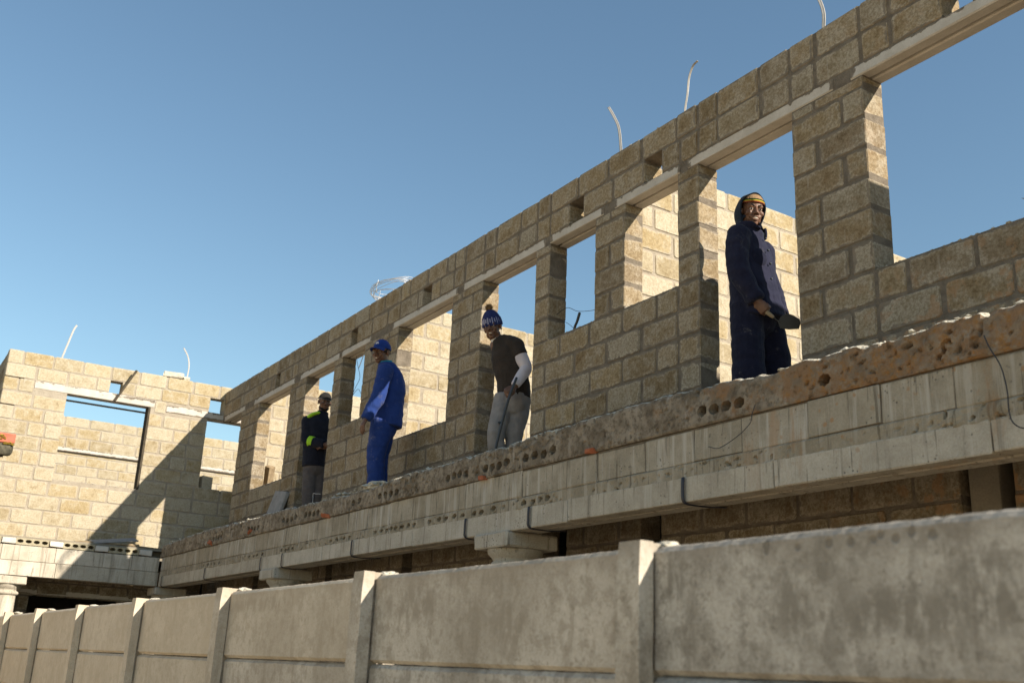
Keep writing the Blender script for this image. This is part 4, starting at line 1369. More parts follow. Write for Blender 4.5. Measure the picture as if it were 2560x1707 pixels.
def head(bm, c, B, smile=1.0):
    c = Vector(c)
    P = lambda x, y, z: c + B @ Vector((x, y, z))
    bl = lambda x, y, z, r: add_blob(bm, P(x, y, z), r, B)
    bl(0, -0.012, 0.028, (0.074, 0.094, 0.086))          # skull
    bl(0, 0.026, -0.030, (0.061, 0.064, 0.078))          # face mass
    bl(0, 0.050, 0.030, (0.058, 0.040, 0.045))           # forehead
    bl(0, 0.062, -0.094, (0.027, 0.024, 0.020))          # chin
    for s in (-1, 1):
        bl(s * 0.046, 0.006, -0.066, (0.020, 0.036, 0.030))   # jaw
        bl(s * 0.030, 0.083, 0.021, (0.024, 0.010, 0.008))    # brow
        bl(s * 0.041, 0.068, -0.026, (0.024, 0.022, 0.020))   # cheek
        bl(s * 0.031, 0.077, 0.009, (0.017, 0.013, 0.0055))   # upper lid
        bl(s * 0.031, 0.077, -0.010, (0.016, 0.012, 0.0045))  # lower lid
        bl(s * 0.015, 0.096, -0.034, (0.011, 0.012, 0.009))   # nostril
        bl(s * 0.077, -0.008, -0.006, (0.008, 0.020, 0.032))  # ear
        bl(s * 0.082, -0.012, 0.008, (0.006, 0.017, 0.018))
        bl(s * 0.032, 0.078, -0.050, (0.012, 0.010, 0.013))   # smile fold
    add_tube(bm, [P(0, 0.084, 0.016), P(0, 0.096, -0.008), P(0, 0.110, -0.029)], [(0.009, 0.010), (0.011, 0.012), (0.014, 0.012)], ref=B @ Vector((1, 0, 0)), n=3, seg=10)
    # lips, slightly parted
    add_tube(bm, [P(-0.031, 0.078, -0.054), P(-0.014, 0.091, -0.0545), P(0, 0.0945, -0.054), P(0.014, 0.091, -0.0545), P(0.031, 0.078, -0.054)], [0.004, 0.0065, 0.0065, 0.0065, 0.004], n=3, seg=8, ref=B @ Vector((0, 0, 1)))
    add_tube(bm, [P(-0.029, 0.077, -0.058), P(-0.014, 0.088, -0.074), P(0, 0.091, -0.077), P(0.014, 0.088, -0.074), P(0.029, 0.077, -0.058)], [0.004, 0.0075, 0.008, 0.0075, 0.004], n=3, seg=8, ref=B @ Vector((0, 0, 1)))

def face_parts(c, B, parent, root, teeth=True):
    c = Vector(c)
    P = lambda x, y, z: c + B @ Vector((x, y, z))
    for s in (-1, 1):
        bm = bmesh.new()
        add_blob(bm, P(s * 0.031, 0.0795, -0.0005), (0.0125, 0.0118, 0.0068), B)
        e = link('eye', bm_mesh('eye', bm, True), M_EYE, root)
        bm = bmesh.new()
        add_blob(bm, P(s * 0.031, 0.0890, -0.0005), (0.0060, 0.0040, 0.0062), B)
        link('iris', bm_mesh('iris', bm, True), M_IRIS, e)
        bm = bmesh.new()
        add_tube(bm, [P(s * 0.013, 0.091, 0.020), P(s * 0.03, 0.092, 0.0265), P(s * 0.048, 0.080, 0.021)], [(0.002, 0.004), (0.0025, 0.0055), (0.002, 0.003)], n=3, seg=8, ref=B @ Vector((0, 1, 0)))
        link('eyebrow', bm_mesh('eyebrow', bm, True), M_HAIR, root)
    if teeth:
        bm = bmesh.new()
        add_tube(bm, [P(-0.021, 0.081, -0.0605), P(-0.011, 0.0885, -0.0625), P(0, 0.0912, -0.063), P(0.011, 0.0885, -0.0625), P(0.021, 0.081, -0.0605)], [(0.004, 0.0025), (0.004, 0.0046), (0.004, 0.005), (0.004, 0.0046), (0.004, 0.0025)], n=3, seg=8, ref=B @ Vector((0, 1, 0)))
        link('teeth', bm_mesh('teeth', bm, True), M_TEETH, root)

def hand(bm, wrist, d, palm, thumb_side, curl=0.5, spread=0.0, k=1.0):
    """wrist point, d = direction of the fingers, palm = direction the palm faces, thumb_side = +1/-1 along d x palm"""
    d = Vector(d).normalized()
    n = (Vector(palm) - d * d.dot(Vector(palm))).normalized()
    s = d.cross(n) * thumb_side
    w = Vector(wrist)
    kn = w + d * 0.088 * k
    add_tube(bm, [w - d * 0.02, w + d * 0.02, w + d * 0.055 * k, kn], [(0.026, 0.021), (0.032, 0.018), (0.040, 0.016), (0.040, 0.014)], ref=s, n=3, seg=14)
    L = (0.074, 0.083, 0.077, 0.060)
    for i in range(4):
        off = (0.031 - 0.0207 * i)
        p = kn + s * off - d * 0.012
        pts = [p]
        a = 0.12
        seg = (0.46, 0.30, 0.24)
        for j, q in enumerate(seg):
            a += curl * (0.75, 0.95, 0.7)[j] + 0.05 * i * curl
            dd = d * math.cos(a) + n * math.sin(a) + s * (spread * (1.5 - i) * 0.12)
            p = p + dd.normalized() * L[i] * q * 1.15 * k
            pts.append(p)
        add_tube(bm, pts, [0.0092, 0.0088, 0.0080, 0.0070], n=3, seg=9, ref=s)
    t0 = w + d * 0.022 * k + s * 0.024 + n * 0.004
    t1 = w + d * 0.048 * k + s * 0.048 + n * 0.016
    t2 = w + d * 0.076 * k + s * (0.050 - 0.012 * curl) + n * (0.024 + 0.014 * curl)
    t3 = w + d * 0.098 * k + s * (0.044 - 0.026 * curl) + n * (0.028 + 0.026 * curl)
    add_tube(bm, [t0, t1, t2, t3], [0.015, 0.0125, 0.0105, 0.0085], n=3, seg=10, ref=n)

def person(label, x, y, rotz, group='workers on the upper floor'):
    return thing('person', label, 'person', (x, y, ZS), rotz, group)

def shell_cap(bm, c, B, r, zmin, ribs=0, n=48, m=12, rib_amp=0.0, ztop=1.0, front=None):
    """open skull cap from height zmin (fraction of r[2]) up to the crown"""
    c = Vector(c)
    rows = []
    for i in range(m + 1):
        z = zmin + (ztop - zmin) * (i / m) ** 0.8
        z = min(z, 0.995)
        q = math.sqrt(max(1 - max(z, 0.0) ** 2, 0.0)) if z > 0 else 1.0
        row = []
        for k in range(n):
            a = 2 * math.pi * k / n
            e = 1.0 + (rib_amp * math.cos(ribs * a) if ribs else 0)
            row.append(bm.verts.new(c + B @ Vector((r[0] * q * e * math.cos(a), r[1] * q * e * math.sin(a), r[2] * z))))
        rows.append(row)
    for a, b in zip(rows[:-1], rows[1:]):
        for k in range(n):
            bm.faces.new((a[k], a[(k + 1) % n], b[(k + 1) % n], b[k]))
    bm.faces.new(rows[-1])
    return rows

def arm(bm, sh, el, wr, r0=0.062, r1=0.048, r2=0.036, bow=0.0):
    add_tube(bm, [sh, (Vector(sh) * 0.5 + Vector(el) * 0.5), el, (Vector(el) * 0.5 + Vector(wr) * 0.5), wr], [r0, (r0 + r1) / 2, r1, (r1 + r2) / 2 + 0.004, r2], n=4, seg=14)

def leg(bm, hip, kn, an, r0=0.085, r1=0.058, r2=0.042):
    add_tube(bm, [hip, (Vector(hip) + Vector(kn)) / 2, kn, (Vector(kn) * 0.6 + Vector(an) * 0.4), an], [r0, (r0 + r1) / 2, r1, r1 * 0.98, r2], n=4, seg=14)

def foot(bm, an, d):
    d = Vector(d).normalized()
    a = Vector(an)
    add_tube(bm, [a + V3(0, 0, -0.01) - d * 0.03, a + d * 0.06 + V3(0, 0, -0.035), a + d * 0.15 + V3(0, 0, -0.05)], [(0.04, 0.045), (0.045, 0.035), (0.042, 0.022)], n=3, seg=12, ref=d.cross(V3(0, 0, 1)))

BV = 0.0042       # voxel of the bodies
def skin_body(root, hd, B, neck, pelvis, chest, shoulders, arms, legs, hands, feet_dir, cw=(0.15, 0.10), side=(1, 0, 0)):
    bm = bmesh.new()
    head(bm, hd, B)
    n0 = Vector(hd) + B @ Vector((0, -0.018, -0.075))
    add_tube(bm, [n0, (n0 + Vector(neck)) / 2, Vector(neck)], [(0.056, 0.058), (0.054, 0.056), (0.064, 0.062)], n=3, seg=16, ref=side)
    add_tube(bm, [Vector(neck) - V3(0, 0, 0.03), Vector(chest), (Vector(chest) + Vector(pelvis)) / 2, Vector(pelvis)], [(0.085, 0.06), cw, (cw[0] * 0.85, cw[1] * 0.9), (cw[0] * 0.9, cw[1] * 0.9)], n=4, seg=18, ref=side)
    for (sh, el, wr), (hdv, pl, ts, cu) in zip(arms, hands):
        add_blob(bm, sh, 0.058)
        add_tube(bm, [Vector(neck) - V3(0, 0, 0.05), sh], [0.05, 0.05], n=2, seg=12)
        arm(bm, sh, el, wr, 0.052, 0.040, 0.028)
        hand(bm, wr, hdv, pl, ts, cu)
    for hp, kn, an in legs:
        leg(bm, Vector(hp) - V3(0, 0, 0.05), kn, an, 0.060, 0.048, 0.036)
        foot(bm, an, feet_dir)
    return remesh_obj('body', bm, BV, M_SKIN, root, smooth=2)

def boots(root, legs, d):
    for hp, kn, an in legs:
        bm = bmesh.new()
        a, dd = Vector(an), Vector(d).normalized()
        add_tube(bm, [a + V3(0, 0, 0.08), a + V3(0, 0, 0.0), a + dd * 0.03 + V3(0, 0, -0.03)], [0.055, 0.052, 0.05], n=2, seg=12)
        add_tube(bm, [a + V3(0, 0, -0.035) - dd * 0.04, a + dd * 0.08 + V3(0, 0, -0.045), a + dd * 0.18 + V3(0, 0, -0.052)], [(0.046, 0.045), (0.052, 0.04), (0.048, 0.03)], n=3, seg=12, ref=dd.cross(V3(0, 0, 1)))
        remesh_obj('boot', bm, 0.01, M_DWOOD, root, 1)

# ---- hooded worker with the trowel, in the wide door opening at right
def worker_hood():
    r = person('person in navy workwear and dark hood over a striped beanie, holding a trowel', -4.62, 4.80, RAD(43.9), None)
    r.scale = (0.98, 0.98, 0.98)
    F = V3(0.906, -0.423, 0)            # chest direction
    S = F.cross(V3(0, 0, 1))            # his right
    hd = V3(-0.048, -0.012, 1.588)
    B = basis((0.34, -0.92, -0.13), RAD(3))
    pel, chest, neck = V3(-0.055, 0.0, 0.90), V3(-0.075, 0.0, 1.24), V3(-0.055, 0.0, 1.43)
    shR, shL = V3(-0.135, -0.165, 1.365), V3(0.015, 0.165, 1.365)
    elR, wrR = V3(-0.135, -0.225, 1.06), V3(-0.035, -0.215, 0.865)
    elL, wrL = V3(0.07, 0.235, 1.08), V3(0.12, 0.12, 0.87)
    legs = [(V3(-0.085, -0.085, 0.88), V3(-0.085, -0.085, 0.48), V3(-0.09, -0.09, 0.08)), (V3(0.0, 0.09, 0.88), V3(0.055, 0.085, 0.48), V3(0.05, 0.09, 0.08))]
    skin_body(r, hd, B, neck, pel, chest, None, [(shR, elR, wrR), (shL, elL, wrL)], legs,
              [((0.62, 0.0, -0.78), (0.3, 0.9, 0.2), -1, 1.15), ((0.3, -0.3, -0.9), (-0.5, -0.7, 0), 1, 0.6)], F, (0.108, 0.075), S)
    face_parts(hd, B, r, r)
    # jacket
    bm = bmesh.new()
    add_tube(bm, [V3(-0.03, 0, 0.79), V3(-0.032, 0, 0.86), V3(-0.045, 0, 1.0), V3(-0.068, 0, 1.2), V3(-0.075, 0, 1.33), V3(-0.065, 0, 1.405), V3(-0.058, 0, 1.45)],
             [(0.206, 0.176), (0.202, 0.169), (0.192, 0.148), (0.198, 0.137), (0.185, 0.122), (0.135, 0.095), (0.085, 0.08)], ref=S, n=4, seg=28, flat_cap=True)
    for sh, el, wr in ((shR, elR, wrR), (shL, elL, wrL)):
        add_blob(bm, Vector(sh) - V3(0, 0, 0.01), (0.083, 0.083, 0.078))
        add_tube(bm, [sh, (sh * 0.5 + el * 0.5) + V3(-0.012, -0.008, 0), el, (el + wr) / 2, wr + (wr - el).normalized() * 0.0], [0.082, 0.078, 0.072, 0.064, 0.056], n=4, seg=16, flat_cap=True)
    remesh_obj('jacket', bm, 0.007, M_NAVY, r, 2, 0.0125, 6.5, 3.0)
    # stand collar with points
    bm = bmesh.new()
    cpts = []
    for k in range(15):
        a = -2.55 + 5.1 * k / 14
        dirv = -F * math.cos(a) + S * math.sin(a)
        cpts.append(V3(-0.055, -0.004, 1.462 - 0.03 * (abs(k - 7) / 7) ** 2) + V3(dirv.x * 0.098, dirv.y * 0.092, 0))
    add_tube(bm, cpts, [(0.012, 0.045)] * 15, n=2, seg=10, ref=(0.0, 0.0, 0.0) if False else (0.3, 0.1, 0.02))
    remesh_obj('collar', bm, 0.006, M_NAVY, r, 1)
    bm = bmesh.new()
    ch = [V3(-0.055, 0, 0) + F * dd + S * 0.03 + V3(0, 0, z) for dd, z in ((0.118, 1.36), (0.134, 1.27), (0.146, 1.17), (0.150, 1.06), (0.160, 0.95))]
    for q in ch:
        bm2 = bmesh.new()
        add_blob(bm2, q, (0.009, 0.009, 0.009), nu=10, nv=6)
        link('button', bm_mesh('button', bm2, True), M_STEEL, r)
    bm.free()
    # chest pocket
    bm = bmesh.new()
    pc = V3(-0.07, 0, 1.2) + F * 0.108 + S * 0.095
    Bp = basis(F * 0.83 + S * 0.55)
    add_blob(bm, pc, (0.066, 0.022, 0.072), Bp)
    remesh_obj('pocket', bm, 0.006, M_NAVYT, r, 1)
    # trousers
    bm = bmesh.new()
    add_tube(bm, [V3(-0.045, 0, 0.98), V3(-0.045, 0, 0.86), V3(-0.042, 0, 0.78)], [(0.168, 0.135), (0.176, 0.142), (0.15, 0.13)], ref=S, n=3, seg=24)
    for (hp, kn, an), dx in zip(legs, (-0.012, 0.018)):
        add_tube(bm, [hp, (hp + kn) / 2 + V3(dx, 0, 0), kn + V3(dx, 0, 0), an + V3(dx, 0, 0.2), an + V3(dx, 0, 0.04)], [(0.10, 0.118), (0.10, 0.110), (0.098, 0.105), (0.098, 0.11), (0.095, 0.11)], n=4, seg=18, ref=S, flat_cap=True)
    remesh_obj('trousers', bm, 0.008, M_NAVYT, r, 2, 0.012, 6.0, 9.0, (1, 1, 0.35))
    boots(r, legs, F)
    # hood: open-faced shell round the head, falling to the neck
    bm = bmesh.new()
    H = V3(-0.066, 0.016, 1.602)
    n, m = 44, 22
    rows = []
    for i in range(m + 1):
        row = []
        if i <= 12:
            th = 0.5 * math.pi * i / 12
            rad, yy = math.sin(th), -math.cos(th) * 0.118
        else:
            q = (i - 12) / (m - 12)
            rad, yy = 1.0 - 0.08 * q * q, 0.078 * q
        for k in range(n):
            a = 2 * math.pi * k / n
            up = math.sin(a)
            fo = 1 + 0.028 * math.sin(a * 5 + i * 0.25) * rad
            row.append(bm.verts.new(H + B @ Vector((math.cos(a) * rad * 0.099 * fo, yy + 0.022 * max(up, 0) * max(i - 12, 0) / 10, up * rad * (0.126 if up > 0 else 0.165) * fo))))
        rows.append(row)
    for a, b in zip(rows[:-1], rows[1:]):
        for k in range(n):
            try:
                bm.faces.new((a[k], a[(k + 1) % n], b[(k + 1) % n], b[k]))
            except ValueError:
                pass
    bmesh.ops.remove_doubles(bm, verts=bm.verts, dist=0.0005)
    bmesh.ops.recalc_face_normals(bm, faces=bm.faces)
    hood = link('hood', bm_mesh('hood', bm, True), M_HOOD, r)
    sm = hood.modifiers.new('thick', 'SOLIDIFY')
    sm.thickness = 0.008
    sm.offset = -1
    bm = bmesh.new()
    rim = [rows_co for rows_co in []]
    bm.free()
    # hood cloth gathered at the neck
    bm = bmesh.new()
    add_tube(bm, [V3(-0.075, 0.01, 1.50), V3(-0.07, 0.008, 1.46), V3(-0.062, 0.0, 1.42)], [(0.095, 0.085), (0.104, 0.092), (0.11, 0.095)], n=3, seg=20, ref=S)
    hb = remesh_obj('hood_neck', bm, 0.007, M_HOOD, r, 1, 0.005, 14, 2.0)
    # cut it open at the throat
    bmh = bmesh.new()
    bmh.from_mesh(hb.data)
    fw = (B @ Vector((0, 1, 0)))
    kill = [v for v in bmh.verts if (v.co - V3(-0.066, 0, 1.47)).dot(fw) > 0.052 and v.co.z > 1.425]
    bmesh.ops.delete(bmh, geom=kill, context='VERTS')
    bmh.to_mesh(hb.data)
    bmh.free()
    # striped beanie: crown, then green, yellow and red bands
    Bt = B @ Matrix.Rotation(RAD(-3), 3, 'X')
    bm = bmesh.new()
    shell_cap(bm, V3(*hd) + B @ V3(0, -0.006, 0.055), Bt, (0.0805, 0.101, 0.082), 0.30, 26, 78, 10, 0.012)
    bean = link('beanie', bm_mesh('beanie', bm, True), M_BRN, r)
    for zc, mt, rr in ((0.175, M_GRN, 0.0036), (0.105, M_YEL, 0.0050), (0.015, M_RED, 0.0048)):
        bm = bmesh.new()
        cc = V3(*hd) + B @ V3(0, -0.006, 0.055)
        pts = []
        q = math.sqrt(1 - zc * zc)
        for k in range(41):
            a = 2 * math.pi * k / 40
            pts.append(cc + Bt @ Vector((0.0805 * q * math.cos(a), 0.101 * q * math.sin(a), 0.082 * zc)))
        add_tube(bm, pts, [(0.004, rr)] * 41, n=1, seg=8, ref=(0.5, 0.5, 0.01), cap=False) if False else add_tube(bm, pts, [rr] * 41, n=1, seg=8, cap=False)
        link('knit_band', bm_mesh('knit_band', bm, True), mt, bean)
    return r
worker_hood()
# trowel in his hand
tr = thing('trowel', 'dark pointing trowel held in the hooded worker\'s right hand', 'trowel', (-4.62, 4.80, ZS), RAD(43.9))
tr.scale = (0.98, 0.98, 0.98)
bm = bmesh.new()
yb = -0.205
out = [(0.098, 0.712), (0.118, 0.750), (0.160, 0.770), (0.205, 0.748), (0.236, 0.728), (0.240, 0.700), (0.228, 0.664), (0.165, 0.662), (0.112, 0.672)]
f = [bm.verts.new((x, yb - 0.0015 - 0.10 * (z - 0.71), z)) for x, z in out]
g = [bm.verts.new((x, yb + 0.0015 - 0.10 * (z - 0.71), z)) for x, z in out]
bm.faces.new(f)
bm.faces.new(g[::-1])
for k in range(len(out)):
    k2 = (k + 1) % len(out)
    bm.faces.new((f[k], g[k], g[k2], f[k2]))
link('blade', bm_mesh('blade', bm), M_TROWEL, tr)
link('tang', wire_mesh('tang', [(0.112, yb, 0.712), (0.085, yb + 0.004, 0.735), (0.062, yb + 0.004, 0.757)], 0.005), M_TROWEL, tr)
bm = bmesh.new()
add_tube(bm, [(0.066, yb + 0.003, 0.753), (0.03, yb + 0.002, 0.785), (-0.02, yb + 0.004, 0.826)], [0.012, 0.015, 0.013], n=3, seg=12)
link('handle', bm_mesh('handle', bm, True), M_WOOD, tr)

# ---- beanie worker leaning out of the middle door
def worker_beanie():
    r = person('person in blue bobble beanie and dark tee with white sleeves, holding a rod', -7.72, 4.74, RAD(58.45), None)
    F = V3(-0.5, -0.866, 0)
    S = F.cross(V3(0, 0, 1))            # his right: image left
    hd = V3(-0.140, -0.03, 1.500)
    B = basis((-0.30, -0.93, -0.16), RAD(-9))
    pel, chest, neck = V3(0.075, 0.02, 0.88), V3(-0.005, 0.0, 1.22), V3(-0.085, -0.015, 1.385)
    shL, elL, wrL = V3(0.085, -0.10, 1.315), V3(0.178, -0.13, 1.10), V3(0.085, -0.215, 0.905)
    shR, elR, wrR = V3(-0.06, 0.11, 1.31), V3(0.03, 0.21, 1.06), V3(0.09, 0.20, 0.86)
    legs = [(V3(0.01, 0.02, 0.86), V3(-0.058, -0.06, 0.50), V3(-0.01, 0.02, 0.08)), (V3(0.14, 0.03, 0.86), V3(0.10, -0.01, 0.50), V3(0.12, 0.06, 0.08))]
    skin_body(r, hd, B, neck, pel, chest, None, [(shR, elR, wrR), (shL, elL, wrL)], legs,
              [((0.1, -0.4, -0.9), (0.5, -0.5, 0), -1, 0.7), ((-0.75, -0.25, -0.55), (0.2, 0.75, -0.5), 1, 0.95)], F, (0.098, 0.072), S)
    face_parts(hd, B, r, r)
    # tee
    bm = bmesh.new()
    add_tube(bm, [V3(0.09, 0.02, 0.845), V3(0.085, 0.02, 0.90), V3(0.062, 0.01, 1.03), V3(0.02, 0.0, 1.18), V3(-0.012, -0.005, 1.28), V3(-0.055, -0.01, 1.36), V3(-0.082, -0.014, 1.405)],
             [(0.152, 0.125), (0.152, 0.125), (0.150, 0.128), (0.150, 0.130), (0.142, 0.120), (0.105, 0.09), (0.072, 0.068)], ref=S, n=4, seg=26, flat_cap=True)
    for sh, el in ((shL, elL), (shR, elR)):
        add_tube(bm, [neck + V3(0.01, 0, -0.015), neck * 0.45 + sh * 0.55 + V3(0.008, 0, 0.012), sh], [(0.062, 0.062), (0.066, 0.066), (0.072, 0.072)], n=3, seg=14)
        add_blob(bm, sh, (0.074, 0.074, 0.070))
        add_tube(bm, [sh, sh * 0.55 + el * 0.45], [0.074, 0.068], n=3, seg=16, flat_cap=True)
    remesh_obj('tee_shirt', bm, 0.007, M_TEE, r, 2, 0.007, 8.0, 5.0)
    bm = bmesh.new()
    for sh, el, wr in ((shL, elL, wrL),):
        add_tube(bm, [sh * 0.75 + el * 0.25, sh * 0.4 + el * 0.6, el, (el + wr) / 2, wr - (wr - el).normalized() * 0.01], [0.058, 0.060, 0.056, 0.050, 0.036], n=4, seg=16, flat_cap=True)
    remesh_obj('sleeve', bm, 0.006, M_SLEEVE, r, 2, 0.006, 10.0, 1.0)
    bm = bmesh.new()
    for sh, el, wr in ((shR, elR, wrR),):
        add_tube(bm, [sh * 0.75 + el * 0.25, el, (el + wr) / 2, wr], [0.056, 0.054, 0.047, 0.036], n=4, seg=16, flat_cap=True)
    remesh_obj('sleeve', bm, 0.007, M_SLEEVE, r, 2, 0.004, 11.0, 2.0)
    # white shirt at the neck
    bm = bmesh.new()
    add_tube(bm, [V3(-0.086, -0.016, 1.375), V3(-0.095, -0.02, 1.402)], [(0.064, 0.062), (0.060, 0.058)], n=2, seg=20, ref=S, flat_cap=True)
    remesh_obj('undershirt', bm, 0.006, M_WHITE, r, 1)
    # joggers
    bm = bmesh.new()
    add_tube(bm, [V3(0.085, 0.02, 0.90), V3(0.08, 0.02, 0.84), V3(0.075, 0.015, 0.77)], [(0.145, 0.115), (0.155, 0.125), (0.145, 0.12)], ref=S, n=3, seg=24)
    for hp, kn, an in legs:
        add_tube(bm, [hp, (hp + kn) / 2, kn, kn * 0.5 + an * 0.5, an + V3(0, 0, 0.03)], [0.098, 0.092, 0.078, 0.068, 0.052], n=4, seg=18, flat_cap=True)
    remesh_obj('joggers', bm, 0.007, M_JOG, r, 2, 0.010, 6.5, 4.0)
    bm = bmesh.new()
    add_blob(bm, V3(-0.035, -0.155, 0.585), (0.016, 0.008, 0.012))
    link('logo_patch', bm_mesh('logo_patch', bm, True), M_STEEL, r)
    boots(r, legs, F)
    # beanie with ribs, white speckled band and fur bobble
    hc = V3(*hd) + B @ V3(0, -0.010, 0.030)
    Bt = B @ Matrix.Rotation(RAD(-9), 3, 'X')
    bm = bmesh.new()
    rows = shell_cap(bm, hc, Bt, (0.090, 0.108, 0.142), 0.42, 26, 104, 12, 0.028)
    bean = link('beanie', bm_mesh('beanie', bm, True), M_BEANIEB, r)
    bm = bmesh.new()
    n = 104
    ro = []
    for z, e in ((-0.10, 0.99), (0.02, 1.0), (0.12, 0.99), (0.24, 0.965), (0.36, 0.93), (0.44, 0.90)):
        ro.append([bm.verts.new(hc + Bt @ Vector((0.093 * e * (1 + 0.03 * math.cos(26 * 2 * math.pi * k / n)) * math.cos(2 * math.pi * k / n), 0.111 * e * (1 + 0.03 * math.cos(26 * 2 * math.pi * k / n)) * math.sin(2 * math.pi * k / n), 0.142 * z))) for k in range(n)])
    me_faces = []
    for i, (a, b) in enumerate(zip(ro[:-1], ro[1:])):
        for k in range(n):
            fc = bm.faces.new((a[k], a[(k + 1) % n], b[(k + 1) % n], b[k]))
            fc.material_index = 1 if (i in (2, 3) and (k % 4) < 2) or (i in (1, 4) and (k % 8) < 2) else 0
    me = bm_mesh('knit_band', bm, False)
    me.materials.append(M_BEANIEB)
    me.materials.append(M_KNITW)
    link('knit_band', me, None, bean)
    bm = bmesh.new()
    rg = random.Random(4)
    pc = hc + Bt @ V3(0, 0, 0.158)
    add_blob(bm, pc, 0.028)
    for k in range(1100):
        dv = Vector((rg.gauss(0, 1), rg.gauss(0, 1), rg.gauss(0, 1))).normalized()
        a = pc + dv * 0.018
        b = pc + dv * rg.uniform(0.030, 0.044) + Vector((rg.uniform(-1, 1), rg.uniform(-1, 1), rg.uniform(-1, 1))) * 0.006
        sd = (dv.orthogonal().normalized() + dv.cross(dv.orthogonal()) * rg.uniform(-1, 1)).normalized() * 0.0030
        v1, v2, v3 = bm.verts.new(a + sd), bm.verts.new(a - sd), bm.verts.new(b)
        bm.faces.new((v1, v2, v3))
    link('pom_pom', bm_mesh('pom_pom', bm, False, False), M_POM, bean)
    return r
worker_beanie()
rod = link('metal_rod', wire_mesh('metal_rod', [(0.096, -0.285, 0.96), (0.030, -0.265, 0.749), (-0.046, -0.225, 0.394), (-0.115, -0.19, 0.01)], 0.012, 3, 10), M_STEEL, None, (-7.72, 4.74, ZS), (0, 0, RAD(58.45)))
tag(rod, 'dark steel rod held by the beanie worker, its foot on the slab', 'rod', None, 'thing')

